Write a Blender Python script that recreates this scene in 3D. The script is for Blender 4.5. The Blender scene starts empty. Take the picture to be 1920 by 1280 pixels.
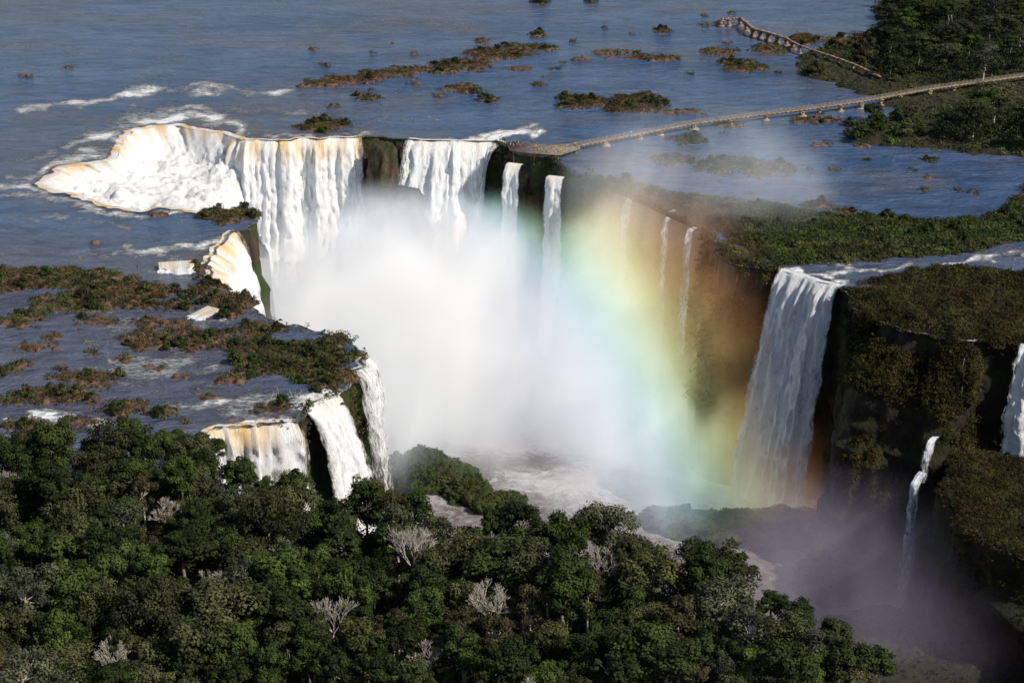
import bpy, math, random
import numpy as np
from mathutils import Vector
RR=random.Random(7); rng=np.random.default_rng(7)
C=bpy.context.scene.collection
F=3583.0; PI=math.pi; PT=math.radians(20); H=190.0
SP,CP=math.sin(PT),math.cos(PT)
def P(px,py,z=0.0):
    a=(px-960)/F; b=(640-py)/F
    dy=CP+b*SP; dz=-SP+b*CP; t=(z-H)/dz
    return (a*t,dy*t,z)
def pix(x,y,z):
    d=y*CP-(z-H)*SP; v=y*SP+(z-H)*CP
    return 960+F*x/d, 640-F*v/d
# ---------- numpy noise ----------
def _h(ix,iy,iz,s):
    n=(ix*374761393+iy*668265263+iz*1442695041+s*974634777)&0xffffffff
    n=((n^(n>>13))*1274126177)&0xffffffff
    n=n^(n>>16)
    return (n&0xffff)/65535.0
def vn(x,y,z=0.0,s=0):
    x,y,z=np.broadcast_arrays(np.asarray(x,float),np.asarray(y,float),np.asarray(z,float))
    ix,iy,iz=[np.floor(q).astype(np.int64) for q in (x,y,z)]
    fx,fy,fz=x-ix,y-iy,z-iz
    fx,fy,fz=[q*q*(3-2*q) for q in (fx,fy,fz)]
    r=0
    for a in (0,1):
        for b in (0,1):
            for c in (0,1):
                r=r+_h(ix+a,iy+b,iz+c,s)*(fx if a else 1-fx)*(fy if b else 1-fy)*(fz if c else 1-fz)
    return r
def fbm(x,y,z=0.0,o=4,s=0):
    r=0;a=1;t=0
    for k in range(o):
        r=r+a*vn(np.asarray(x)*2**k,np.asarray(y)*2**k,np.asarray(z)*2**k,s+k); t+=a; a*=.5
    return r/t
def sstep(a,b,x):
    t=np.clip((x-a)/(b-a),0,1); return t*t*(3-2*t)
# ---------- mesh helpers ----------
def mk(name,V,Fc,mat=None,parent=None,attrs=None,smooth=False,link=True):
    V=np.asarray(V,np.float32); Fc=np.asarray(Fc,np.int32)
    me=bpy.data.meshes.new(name)
    n,m,k=len(V),len(Fc),Fc.shape[1]
    me.vertices.add(n); me.vertices.foreach_set('co',V.ravel())
    me.loops.add(m*k); me.loops.foreach_set('vertex_index',Fc.ravel())
    me.polygons.add(m); me.polygons.foreach_set('loop_start',np.arange(0,m*k,k,dtype=np.int32))
    me.update(calc_edges=True)
    if smooth: me.polygons.foreach_set('use_smooth',np.ones(m,bool))
    for an,av in (attrs or {}).items():
        av=np.asarray(av,np.float32)
        if av.ndim==1:
            a=me.attributes.new(an,'FLOAT','POINT'); a.data.foreach_set('value',av)
        else:
            a=me.attributes.new(an,'FLOAT_VECTOR','POINT'); a.data.foreach_set('vector',av.ravel())
    if mat: me.materials.append(mat)
    me.validate()
    o=bpy.data.objects.new(name,me)
    if link: C.objects.link(o)
    if parent: o.parent=parent
    return o
def tag(o,label=None,cat=None,group=None,kind=None):
    if label: o['label']=label
    if cat: o['category']=cat
    if group: o['group']=group
    if kind: o['kind']=kind
    return o
def empty(name,loc=(0,0,0),rz=0):
    o=bpy.data.objects.new(name,None); C.objects.link(o); o.location=loc; o.rotation_euler=(0,0,rz); o.empty_display_size=.5
    return o
def dup(root,loc,rz=0,sc=1.0,label=None,group=None):
    r=root.copy(); C.objects.link(r); r.location=loc; r.rotation_euler=(0,0,rz)
    r.scale=(sc,sc,sc) if not isinstance(sc,tuple) else sc
    if label: r['label']=label
    if group: r['group']=group
    for ch in KIDS.get(root.name,[]):
        c=ch.copy(); C.objects.link(c); c.parent=r
    return r
KIDS={}
class MB:
    def __init__(s): s.V=[];s.F=[];s.n=0
    def add(s,V,Fc):
        V=np.asarray(V,float); s.V.append(V); s.F.append(np.asarray(Fc)+s.n); s.n+=len(V)
    def beam(s,p0,p1,w,h):
        p0=Vector(p0);p1=Vector(p1); d=(p1-p0).normalized()
        up=Vector((0,0,1)) if abs(d.z)<.95 else Vector((0,1,0))
        r=d.cross(up).normalized()*w/2; u=r.cross(d).normalized()*h/2
        V=[p0-r-u,p0+r-u,p0+r+u,p0-r+u,p1-r-u,p1+r-u,p1+r+u,p1-r+u]
        s.add([tuple(v) for v in V],[(0,1,2,3),(7,6,5,4),(0,4,5,1),(1,5,6,2),(2,6,7,3),(3,7,4,0)])
    def tube(s,p0,p1,r0,r1,n=5):
        p0=Vector(p0);p1=Vector(p1); d=(p1-p0)
        if d.length<1e-4: return
        d=d.normalized(); up=Vector((0,0,1)) if abs(d.z)<.9 else Vector((1,0,0))
        a=d.cross(up).normalized(); b=a.cross(d)
        V=[];
        for p,r in ((p0,r0),(p1,r1)):
            for k in range(n):
                t=2*PI*k/n; V.append(tuple(p+a*math.cos(t)*r+b*math.sin(t)*r))
        s.add(V,[(k,(k+1)%n,n+(k+1)%n,n+k) for k in range(n)])
    def build(s,name,mat,parent=None,link=True,smooth=False):
        return mk(name,np.concatenate(s.V),np.concatenate(s.F),mat,parent,link=link,smooth=smooth)
# ---------- node helpers ----------
def nd(nt,typ,ins=None,**props):
    n=nt.nodes.new(typ)
    for k,v in props.items(): setattr(n,k,v)
    for k,v in (ins or {}).items():
        s=n.inputs[k]
        if isinstance(v,bpy.types.NodeSocket): nt.links.new(v,s)
        else: s.default_value=v
    return n
def newmat(name):
    m=bpy.data.materials.new(name); m.use_nodes=True; nt=m.node_tree; nt.nodes.clear()
    out=nt.nodes.new('ShaderNodeOutputMaterial'); return m,nt,out
def ma(nt,op,a,b=0.0,c=0.0,clamp=False):
    n=nd(nt,'ShaderNodeMath',{0:a,1:b,2:c},operation=op,use_clamp=clamp); return n.outputs[0]
def mixc(nt,f,a,b):
    n=nd(nt,'ShaderNodeMix',None,data_type='RGBA'); 
    for i,v in ((0,f),(6,a),(7,b)):
        if isinstance(v,bpy.types.NodeSocket): nt.links.new(v,n.inputs[i])
        else: n.inputs[i].default_value=v if i==0 else (*v,1)
    return n.outputs[2]
def mr(nt,v,a,b,c=0.0,d=1.0,smooth=True):
    n=nd(nt,'ShaderNodeMapRange',{0:v,1:a,2:b,3:c,4:d},interpolation_type='SMOOTHSTEP' if smooth else 'LINEAR'); return n.outputs[0]
def noise(nt,vec,scale,detail=4,rough=.55,dist=0):
    return nd(nt,'ShaderNodeTexNoise',{'Vector':vec,'Scale':scale,'Detail':detail,'Roughness':rough,'Distortion':dist}).outputs[0]
def attr(nt,name): return nd(nt,'ShaderNodeAttribute',attribute_name=name)
def vmap(nt,vec,scale): return nd(nt,'ShaderNodeMapping',{'Vector':vec,'Scale':scale}).outputs[0]
def bump(nt,h,dist,strength=1.0): return nd(nt,'ShaderNodeBump',{'Height':h,'Distance':dist,'Strength':strength}).outputs[0]
# ---------- materials ----------
def leaf_mat(name,dark,light,alt,world=False):
    m,nt,out=newmat(name)
    t=attr(nt,'tone').outputs['Fac']
    oi=nd(nt,'ShaderNodeObjectInfo').outputs['Random']
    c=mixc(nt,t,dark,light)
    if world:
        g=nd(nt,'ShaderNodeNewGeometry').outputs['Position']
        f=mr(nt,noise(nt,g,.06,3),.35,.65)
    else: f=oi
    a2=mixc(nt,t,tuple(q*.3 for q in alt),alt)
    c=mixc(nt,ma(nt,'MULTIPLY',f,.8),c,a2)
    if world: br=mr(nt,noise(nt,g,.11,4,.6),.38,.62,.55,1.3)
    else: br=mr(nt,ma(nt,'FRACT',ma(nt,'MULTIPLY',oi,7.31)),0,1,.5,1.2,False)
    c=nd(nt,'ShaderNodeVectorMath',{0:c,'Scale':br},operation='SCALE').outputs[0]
    b=nd(nt,'ShaderNodeBsdfPrincipled',{'Base Color':c,'Roughness':.7,'Specular IOR Level':.12})
    tr=nd(nt,'ShaderNodeBsdfTranslucent',{'Color':c})
    mx=nd(nt,'ShaderNodeMixShader',{0:.12,1:b.outputs[0],2:tr.outputs[0]})
    nt.links.new(mx.outputs[0],out.inputs[0]); return m
M={}
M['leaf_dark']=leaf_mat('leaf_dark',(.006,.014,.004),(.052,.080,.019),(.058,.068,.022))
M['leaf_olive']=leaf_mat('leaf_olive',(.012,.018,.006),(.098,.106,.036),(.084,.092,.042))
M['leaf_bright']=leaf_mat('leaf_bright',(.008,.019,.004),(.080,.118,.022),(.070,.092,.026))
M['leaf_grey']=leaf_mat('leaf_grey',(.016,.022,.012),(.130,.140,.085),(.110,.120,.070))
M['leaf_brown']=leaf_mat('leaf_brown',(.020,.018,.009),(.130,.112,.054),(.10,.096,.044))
M['scrub']=leaf_mat('scrub',(.022,.022,.010),(.140,.125,.045),(.140,.098,.046),True)
M['scrub_green']=leaf_mat('scrub_green',(.014,.026,.007),(.090,.120,.030),(.100,.098,.034),True)
M['cliff_green']=leaf_mat('cliff_green',(.010,.014,.004),(.078,.076,.020),(.078,.056,.020),True)
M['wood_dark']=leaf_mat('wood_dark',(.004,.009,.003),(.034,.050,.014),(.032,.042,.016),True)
def simple(name,c1,c2,scale,rough=.8,bd=0.0,bs=2.0,detail=6):
    m,nt,out=newmat(name)
    g=nd(nt,'ShaderNodeNewGeometry').outputs['Position']
    f=mr(nt,noise(nt,g,scale,detail,.6),.35,.65)
    b=nd(nt,'ShaderNodeBsdfPrincipled',{'Base Color':mixc(nt,f,c1,c2),'Roughness':rough,'Specular IOR Level':.3})
    if bd: nt.links.new(bump(nt,noise(nt,g,bs,5,.65),bd),b.inputs['Normal'])
    nt.links.new(b.outputs[0],out.inputs[0]); return m
M['bark']=simple('bark',(.10,.085,.065),(.22,.20,.16),1.5)
M['bark_pale']=simple('bark_pale',(.28,.255,.21),(.48,.44,.38),1.5)
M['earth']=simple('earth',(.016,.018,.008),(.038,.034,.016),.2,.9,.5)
M['rock']=simple('rock',(.045,.028,.022),(.190,.105,.068),.45,.75,1.2,.8)
M['concrete']=simple('concrete',(.20,.145,.10),(.38,.29,.21),.6,.8)
M['platform']=simple('platform',(.12,.10,.08),(.24,.20,.16),.6,.8)
M['old_concrete']=simple('old_concrete',(.14,.085,.06),(.34,.22,.16),.5,.85)
M['rail']=simple('rail',(.26,.20,.15),(.38,.31,.25),.6,.5)
M['skin']=simple('skin',(.45,.28,.2),(.5,.32,.24),3)
M['hair']=simple('hair',(.03,.02,.015),(.05,.03,.02),3)
for nm,c in dict(red=(.65,.05,.05),white=(.82,.81,.79),blue=(.06,.16,.5),pink=(.8,.3,.35),dark=(.05,.05,.06),yellow=(.75,.5,.1),denim=(.08,.11,.2),khaki=(.35,.28,.18)).items():
    M['cloth_'+nm]=simple('cloth_'+nm,tuple(q*.85 for q in c),c,4)
def cliff_material(name,green,gcol,rcol1,rcol2):
    m,nt,out=newmat(name)
    gg=nd(nt,'ShaderNodeNewGeometry'); g=gg.outputs['Position']
    n1=noise(nt,vmap(nt,g,(1,1,.45)),.25,7,.65)
    rc=mixc(nt,mr(nt,n1,.35,.65),rcol1,rcol2)
    nz=nd(nt,'ShaderNodeSeparateXYZ',{0:gg.outputs['Normal']}).outputs[2]
    n2=noise(nt,g,.09,6,.7)
    f=mr(nt,ma(nt,'ADD',ma(nt,'MULTIPLY',nz,.35),n2),.62-green,.72-green)
    gc=mixc(nt,noise(nt,g,.6,4),tuple(q*.3 for q in gcol),gcol)
    b=nd(nt,'ShaderNodeBsdfPrincipled',{'Base Color':mixc(nt,f,rc,gc),'Roughness':.7,'Specular IOR Level':.3})
    nt.links.new(bump(nt,noise(nt,vmap(nt,g,(1,1,.5)),.5,8,.7),3.0),b.inputs['Normal'])
    nt.links.new(b.outputs[0],out.inputs[0]); return m
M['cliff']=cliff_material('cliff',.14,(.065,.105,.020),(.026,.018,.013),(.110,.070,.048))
M['cliff_shaded']=cliff_material('cliff_shaded',.13,(.038,.044,.012),(.010,.008,.007),(.048,.031,.022))  # darker copy of cliff, shade of the right walls put into the colour
M['rock_brown']=cliff_material('rock_brown',.13,(.075,.085,.025),(.035,.024,.017),(.150,.100,.065))
def water_material():
    m,nt,out=newmat('river_water')
    g=nd(nt,'ShaderNodeNewGeometry').outputs['Position']
    fo=attr(nt,'foam').outputs['Fac']; mu=attr(nt,'mud').outputs['Fac']
    big=noise(nt,vmap(nt,g,(.6,1.6,1)),.012,4,.6,.8)
    mid=noise(nt,vmap(nt,g,(.7,1.9,1)),.07,7,.7,1.2)
    base=mixc(nt,mr(nt,big,.35,.65),(.038,.082,.185),(.068,.125,.245))  # blue of the reflected sky painted into the water colour
    base=mixc(nt,mu,base,(.115,.096,.096))
    base=mixc(nt,mr(nt,mid,.5,.68,0,.5),base,(.15,.18,.26))
    base=mixc(nt,mr(nt,mid,.5,.36,0,.6),base,(.026,.038,.066))
    n1=noise(nt,vmap(nt,g,(1,2.2,1)),.20,8,.75,1.5)
    n2=noise(nt,vmap(nt,g,(1,2.6,1)),.75,5,.7,.5)
    fm=ma(nt,'ADD',ma(nt,'MULTIPLY',n1,.6),ma(nt,'MULTIPLY',n2,.4))
    th=ma(nt,'SUBTRACT',.76,ma(nt,'MULTIPLY',fo,.40))
    f=mr(nt,ma(nt,'SUBTRACT',fm,th),-.08,.12)
    tint=mixc(nt,ma(nt,'MULTIPLY',mu,mr(nt,mid,.5,.7,0,.6)),(.82,.83,.85),(.70,.50,.26))
    col=mixc(nt,f,base,tint)
    rough=mr(nt,f,0,1,.16,.8,False)
    w1=noise(nt,vmap(nt,g,(.8,1.5,1)),.40,5,.65,.5); w2=noise(nt,vmap(nt,g,(.7,1.6,1)),.11,4,.6,.8)
    hh=ma(nt,'ADD',ma(nt,'ADD',ma(nt,'MULTIPLY',w1,.55),ma(nt,'MULTIPLY',w2,1.2)),ma(nt,'MULTIPLY',f,.9))
    b=nd(nt,'ShaderNodeBsdfPrincipled',{'Base Color':col,'Roughness':rough,'IOR':1.33,'Normal':bump(nt,hh,2.2)})
    nt.links.new(b.outputs[0],out.inputs[0]); return m
M['water']=water_material()
def gorge_water():
    m,nt,out=newmat('gorge_water')
    g=nd(nt,'ShaderNodeNewGeometry').outputs['Position']
    fo=attr(nt,'foam').outputs['Fac']
    n1=noise(nt,vmap(nt,g,(1,1.4,1)),.07,9,.78,2.5); n2=noise(nt,g,.4,6,.75,1.0)
    fm=ma(nt,'ADD',ma(nt,'MULTIPLY',n1,.6),ma(nt,'MULTIPLY',n2,.4))
    f=mr(nt,ma(nt,'SUBTRACT',fm,ma(nt,'SUBTRACT',.74,ma(nt,'MULTIPLY',fo,.38))),-.12,.16)
    col=mixc(nt,f,(.24,.20,.195),(.82,.82,.85))
    b=nd(nt,'ShaderNodeBsdfPrincipled',{'Base Color':col,'Roughness':.5,'Normal':bump(nt,fm,6.0)})
    nt.links.new(b.outputs[0],out.inputs[0]); return m
M['gorge_water']=gorge_water()
def fall_mat(name,tint=0.0,cover=1.0,white=(.88,.89,.90),tlen=.2,froth=0.0,dk=.50,bd=.8,fade=.06):
    m,nt,out=newmat(name)
    a=attr(nt,'uvt'); v=a.outputs['Vector']
    g=nd(nt,'ShaderNodeNewGeometry').outputs['Position']
    sp=nd(nt,'ShaderNodeSeparateXYZ',{0:v}); t=sp.outputs[2]
    uv=nd(nt,'ShaderNodeCombineXYZ',{0:sp.outputs[0],1:sp.outputs[1],2:0.0}).outputs[0]
    s1=noise(nt,vmap(nt,uv,(.55,.06,1)),1.0,7,.75,1.5)
    s2=noise(nt,vmap(nt,uv,(2.2,.26,1)),1.0,6,.8,1.4)
    s3=noise(nt,vmap(nt,uv,(.16,.02,1)),1.0,3,.5)
    s=ma(nt,'ADD',ma(nt,'MULTIPLY',s1,.45),ma(nt,'MULTIPLY',s2,.55))
    fr=noise(nt,vmap(nt,g,(1,1,.7)),.45,9,.8,1.0)
    if froth: s=ma(nt,'ADD',ma(nt,'MULTIPLY',s,1-froth),ma(nt,'MULTIPLY',fr,froth))
    col=mixc(nt,mr(nt,s,.38,.50),tuple(q*k for q,k in zip(white,(dk,dk*1.06,dk*1.16))),white)
    tf=ma(nt,'MULTIPLY',mr(nt,t,tlen,.0),mr(nt,ma(nt,'ADD',ma(nt,'MULTIPLY',s3,.6),ma(nt,'MULTIPLY',s1,.4)),.42,.60))
    tf=ma(nt,'MULTIPLY',tf,tint,clamp=True)
    col=mixc(nt,tf,col,(.76,.48,.15))
    h=ma(nt,'ADD',ma(nt,'MULTIPLY',s1,.8*(1.0-froth)),ma(nt,'ADD',ma(nt,'MULTIPLY',s2,.7),ma(nt,'MULTIPLY',fr,.3+froth*.7)))
    b=nd(nt,'ShaderNodeBsdfPrincipled',{'Base Color':col,'Roughness':.9,'Specular IOR Level':.0,'Normal':bump(nt,h,bd)})
    ed=attr(nt,'edge').outputs['Fac']
    al=ma(nt,'ADD',ma(nt,'ADD',ma(nt,'MULTIPLY',s,1.2),ma(nt,'MULTIPLY',s3,.4)),ma(nt,'MULTIPLY',ed,1.2))
    al=ma(nt,'SUBTRACT',al,ma(nt,'MULTIPLY',t,fade))
    al=mr(nt,al,1.42-cover*.75,1.66-cover*.75)
    tb=nd(nt,'ShaderNodeBsdfTransparent')
    mx=nd(nt,'ShaderNodeMixShader',{0:al,1:tb.outputs[0],2:b.outputs[0]})
    nt.links.new(mx.outputs[0],out.inputs[0]); return m
M['fall_thick']=fall_mat('fall_thick',.35,1.28,tlen=.08,froth=.3)
M['fall_tint']=fall_mat('fall_tint',1.0,1.34,tlen=.12,froth=.3)
M['fall_main']=fall_mat('fall_main',.9,1.25,tlen=.18,froth=.2)
M['fall_thin']=fall_mat('fall_thin',.0,1.00,froth=.1,fade=.15)
M['fall_right']=fall_mat('fall_right',.15,1.28,(.86,.89,.93),tlen=.06,froth=.2,dk=.50,bd=1.1)  # bluer white paints the shade of this fall into its colour
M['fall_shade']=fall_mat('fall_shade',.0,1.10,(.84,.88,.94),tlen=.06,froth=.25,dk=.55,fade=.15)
M['cascade']=fall_mat('cascade',1.0,1.9,tlen=.15,froth=.5,dk=.62,bd=1.0)
# ---------- rim ----------
RIM=[(395,806,'a'),(470,798,0),(550,792,'b'),(570,774,'c'),(592,754,0),(620,744,0),(640,742,'d'),(652,728,0),(658,702,'e'),(682,688,0),(680,660,'f'),(650,640,0),(610,622,0),(560,612,0),(520,604,0),
(503,596,0),(470,575,0),(438,550,0),(402,522,'g'),(393,495,0),(405,470,0),(430,448,0),(447,435,'h'),(472,428,0),(476,402,'i'),(440,393,0),(370,396,0),(300,388,0),(240,394,0),(150,368,0),(85,348,0),(130,314,0),(212,300,0),(230,268,0),(252,246,0),(330,237,0),(400,248,0),(460,262,'j'),
(560,262,0),(690,257,'k'),(720,256,0),(752,262,'l'),(850,265,0),(930,267,'m'),(948,280,0),(965,292,'n'),(1035,299,0),(1060,320,0),(1090,330,'o'),(1150,340,0),(1250,372,0),(1305,402,0),(1330,440,0),(1345,480,0),(1400,500,0),(1465,507,'p'),(1500,518,0),(1575,541,'q'),
(1600,575,0),(1640,600,0),(1720,622,'r'),(1800,636,0),(1860,638,'s'),(1930,644,0),(2040,650,'t'),(2300,700,'u'),(2500,1000,0),(2500,1700,0),(2100,1800,0),(1800,1450,'v'),(1665,1325,0),(1540,1240,0),(1420,1172,0),(1260,1105,0),(1150,1062,0),(1000,1055,0),(860,1060,0),(720,1018,0),(600,1002,0),(520,1000,0),(440,942,0),(402,860,'w')]
ctrl=np.array([P(a,b)[:2] for a,b,_ in RIM]); NC=len(ctrl)
def catmull(ct,i,closed=True):
    n=len(ct); p0,p1,p2,p3=ct[(i-1)%n],ct[i],ct[(i+1)%n],ct[(i+2)%n]
    L=np.linalg.norm(p2-p1); k=max(2,int(L/1.3)); t=np.linspace(0,1,k,endpoint=False)[:,None]
    tn=.35
    m1=(p2-p0)*tn; m2=(p3-p1)*tn
    lim=L*1.2
    m1=m1*min(1,lim/max(np.linalg.norm(m1),1e-6)); m2=m2*min(1,lim/max(np.linalg.norm(m2),1e-6))
    return (2*t**3-3*t**2+1)*p1+(t**3-2*t**2+t)*m1+(-2*t**3+3*t**2)*p2+(t**3-t**2)*m2
segs=[];start=[];cnt=0
for i in range(NC):
    s=catmull(ctrl,i); start.append(cnt); segs.append(s); cnt+=len(s)
rim=np.concatenate(segs)
jit=np.stack([vn(rim[:,0]*.22,rim[:,1]*.22,0,3)-.5,vn(rim[:,0]*.22,rim[:,1]*.22,5,4)-.5],1)*3.4+np.stack([vn(rim[:,0]*.7,rim[:,1]*.7,0,5)-.5,vn(rim[:,0]*.7,rim[:,1]*.7,5,6)-.5],1)*1.5
rim=rim+jit
NR=len(rim)
tan=np.roll(rim,-1,0)-np.roll(rim,1,0)
def smoothn(t,k=7):
    r=t.copy()
    for _ in range(k): r=(np.roll(r,1,0)+r+np.roll(r,-1,0))/3
    return r/np.maximum(np.linalg.norm(r,axis=1,keepdims=True),1e-6)
tan=smoothn(tan,14); nrm=np.stack([tan[:,1],-tan[:,0]],1)
KEY={k:start[i] for i,(a,b,k) in enumerate(RIM) if k}
def seg(a,b,ext=0,ext2=None):
    i,j=KEY[a],KEY[b]
    if j<=i: j+=NR
    idx=np.arange(i-ext,j+1+(ext if ext2 is None else ext2))%NR
    return rim[idx],nrm[idx]
def inpoly(x,y,poly):
    ins=np.zeros(x.shape,bool); n=len(poly)
    for i in range(n):
        x0,y0=poly[i]; x1,y1=poly[(i+1)%n]
        if y0==y1: continue
        c=((y0>y)!=(y1>y)); ins^= c&(x<(x1-x0)*(y-y0)/(y1-y0)+x0)
    return ins
def nearest(x,y,poly,closed=True):
    bd=np.full(x.shape,1e18); bx=np.zeros(x.shape); by=np.zeros(x.shape)
    n=len(poly)
    for i in range(n if closed else n-1):
        p=poly[i]; q=poly[(i+1)%n]; d=q-p; L=max(d@d,1e-9)
        t=np.clip(((x-p[0])*d[0]+(y-p[1])*d[1])/L,0,1); cx=p[0]+t*d[0]; cy=p[1]+t*d[1]
        dd=(x-cx)**2+(y-cy)**2; m=dd<bd; bd=np.where(m,dd,bd); bx=np.where(m,cx,bx); by=np.where(m,cy,by)
    return np.sqrt(bd),bx,by
rimc=rim[::2]
# ---------- river ----------
xs=np.concatenate([-np.geomspace(9000,360,14),np.arange(-340,341,1.7),np.geomspace(360,9000,14)])
ys=np.concatenate([np.linspace(150,395,20),np.arange(400,900,1.7),np.arange(900,1250,3.0),np.geomspace(1270,14000,18)])
X,Y=np.meshgrid(xs,ys); nx,ny=len(xs),len(ys)
x,y=X.ravel(),Y.ravel()
ins=inpoly(x,y,rim)
box=(np.abs(x)<340)&(y<900)&(y>150)
rd=np.full(x.shape,500.0)
a_,b_,c_=nearest(x[box],y[box],rimc); rd[box]=a_
idx=np.arange(nx*ny).reshape(ny,nx)
Q=np.stack([idx[:-1,:-1].ravel(),idx[:-1,1:].ravel(),idx[1:,1:].ravel(),idx[1:,:-1].ravel()],1)
keep=~ins[Q].all(1); Q=Q[keep]
used=np.zeros(len(x),bool); used[Q.ravel()]=True
sn=used&ins
d_,cx_,cy_=nearest(x[sn],y[sn],rim); x=x.copy();y=y.copy(); x[sn]=cx_; y[sn]=cy_
px,py=pix(x,y,0*x)
def strokes(px,py,L,warp=1.0):
    f=np.zeros(px.shape)
    wx=px+(fbm(px*.03,py*.05,0,4,91)-.5)*60*warp; wy=py+(fbm(px*.03,py*.05,7,4,92)-.5)*30*warp
    md=.45+1.0*fbm(px*.025,py*.07,3,4,93)
    for pts,w,s in L:
        pl=np.array(pts,float)
        xmin,xmax=pl[:,0].min()-w*4-30,pl[:,0].max()+w*4+30; ymin,ymax=pl[:,1].min()-w*3-20,pl[:,1].max()+w*3+20
        m=(px>xmin)&(px<xmax)&(py>ymin)&(py<ymax)
        if not m.any(): continue
        d,_,_=nearest(wx[m],wy[m]*1.6,pl*np.array([1,1.6]),False)
        f[m]=np.maximum(f[m],s*np.exp(-(d/(w*1.25))**2)*md[m])
    return f
FO=[([(40,208),(110,198),(170,192),(240,178),(300,166),(400,166),(480,172),(560,167)],14,.85),
([(180,255),(240,232),(330,222),(420,228),(460,250)],18,1.0),([(170,290),(215,270),(225,240)],20,.9),([(60,330),(110,305),(200,290)],18,.9),([(130,280),(190,240),(260,215)],16,.8),([(260,215),(380,205),(470,235)],16,.7),
([(0,346),(60,352),(100,362)],12,.85),([(0,368),(110,370),(200,392)],12,.75),([(150,385),(250,402),(360,398)],12,.75),([(20,330),(70,338)],12,.7),
([(240,470),(330,465),(400,455),(430,440)],14,.85),([(130,480),(240,480),(330,485)],12,.7),([(290,505),(370,500),(395,490)],9,.9),
([(560,745),(600,738),(640,742)],20,1.1),([(420,800),(480,792),(550,786)],12,1.0),([(60,775),(150,782),(230,800)],18,.9),([(0,790),(60,780)],14,.85),
([(330,765),(400,752),(500,755),(560,765)],16,.8),([(150,690),(260,700),(420,690)],16,.65),([(370,580),(395,592),(420,602)],14,1.0),([(160,640),(260,650),(420,665)],14,.6),([(200,720),(330,735),(420,728)],12,.65),
([(920,264),(980,248),(1025,243)],14,1.1),([(830,262),(900,256),(1000,236)],12,.9),([(760,258),(860,260)],8,.6),([(480,255),(560,256),(690,252)],8,.8),
([(1560,516),(1620,508),(1700,498)],10,.85),([(1560,485),(1580,498)],10,.9),([(1780,496),(1850,486),(1920,476)],12,.95),([(1470,506),(1520,516),(1580,532)],10,1.0),
([(700,218),(760,224),(830,222)],9,.6),([(570,230),(640,250)],10,.6),([(0,410),(120,405),(250,425)],10,.6),([(620,45),(760,40),(900,52)],10,.5),([(250,200),(420,205),(600,215)],16,.55),([(30,300),(90,285),(180,262)],14,.6)]
foam=strokes(px,py,FO)
foam=np.maximum(foam,.8*np.exp(-rd/3.0)*(1-.85*sstep(980,1080,px)*sstep(500,440,py)))
left=sstep(700,450,px)*sstep(380,520,py)
patch=fbm(x*.03,y*.04,0,4,88)
foam=np.maximum(foam,left*(.18+.48*sstep(.45,.7,patch)))
foam=np.maximum(foam,(.18+.24*sstep(.5,.7,patch))*sstep(1300,900,px)*sstep(330,200,py))
mud=np.clip(strokes(px,py,[([(100,330),(230,250),(400,235),(560,256),(680,254)],30,.8),([(380,470),(430,450)],20,.6),([(420,800),(540,790)],18,.6)])+left*.55+.03,0,1)
mud=np.maximum(mud,.45*sstep(420,520,py)*sstep(1400,1500,px))
mud=np.maximum(mud,.40*sstep(.45,.65,fbm(x*.02,y*.03,4,3,89)))
z=(fbm(x*.05,y*.08,0,3,9)-.5)*.5
z=np.where((rd<6)|sn|(y>1240)|(np.abs(x)>340),0,z)*np.clip(rd/12,0,1)
V=np.stack([x,y,z],1); remap=-np.ones(len(x),int); remap[used]=np.arange(used.sum())
o=mk('river',V[used],remap[Q],M['water'],attrs={'foam':foam[used],'mud':mud[used]},smooth=True)
tag(o,'wide blue river spreading over the plateau above the falls','river',kind='structure')
# gorge floor
xs=np.arange(-140,330,3.0); ys=np.arange(250,830,3.0); X,Y=np.meshgrid(xs,ys); x,y=X.ravel(),Y.ravel()
idx=np.arange(len(x)).reshape(len(ys),len(xs)); Q=np.stack([idx[:-1,:-1].ravel(),idx[:-1,1:].ravel(),idx[1:,1:].ravel(),idx[1:,:-1].ravel()],1)
zz=-75+(fbm(x*.08,y*.08,0,4,22)-.5)*3.5
gp=pix(x,y,zz)
gf=np.clip(.46+.7*strokes(gp[0],gp[1],[([(980,900),(1150,900),(1250,940)],40,.9),([(1300,900),(1400,900),(1500,925)],50,1),([(690,890),(830,905)],40,1.2),([(1250,960),(1400,1060),(1500,1120)],30,.45),([(880,815),(1000,820),(1200,860)],46,1.1),([(1200,960),(1300,1000)],30,1.0)],.6)-.3*strokes(gp[0],gp[1],[([(890,860),(960,868),(1040,865)],30,.9)],.5)-.5*sstep(1300,1500,gp[0])*sstep(960,1040,gp[1]),0,1)
tag(mk('gorge_river',np.stack([x,y,zz],1),Q,M['gorge_water'],attrs={'foam':gf},smooth=True),'foaming brown river at the bottom of the gorge','river',kind='structure')
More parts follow.
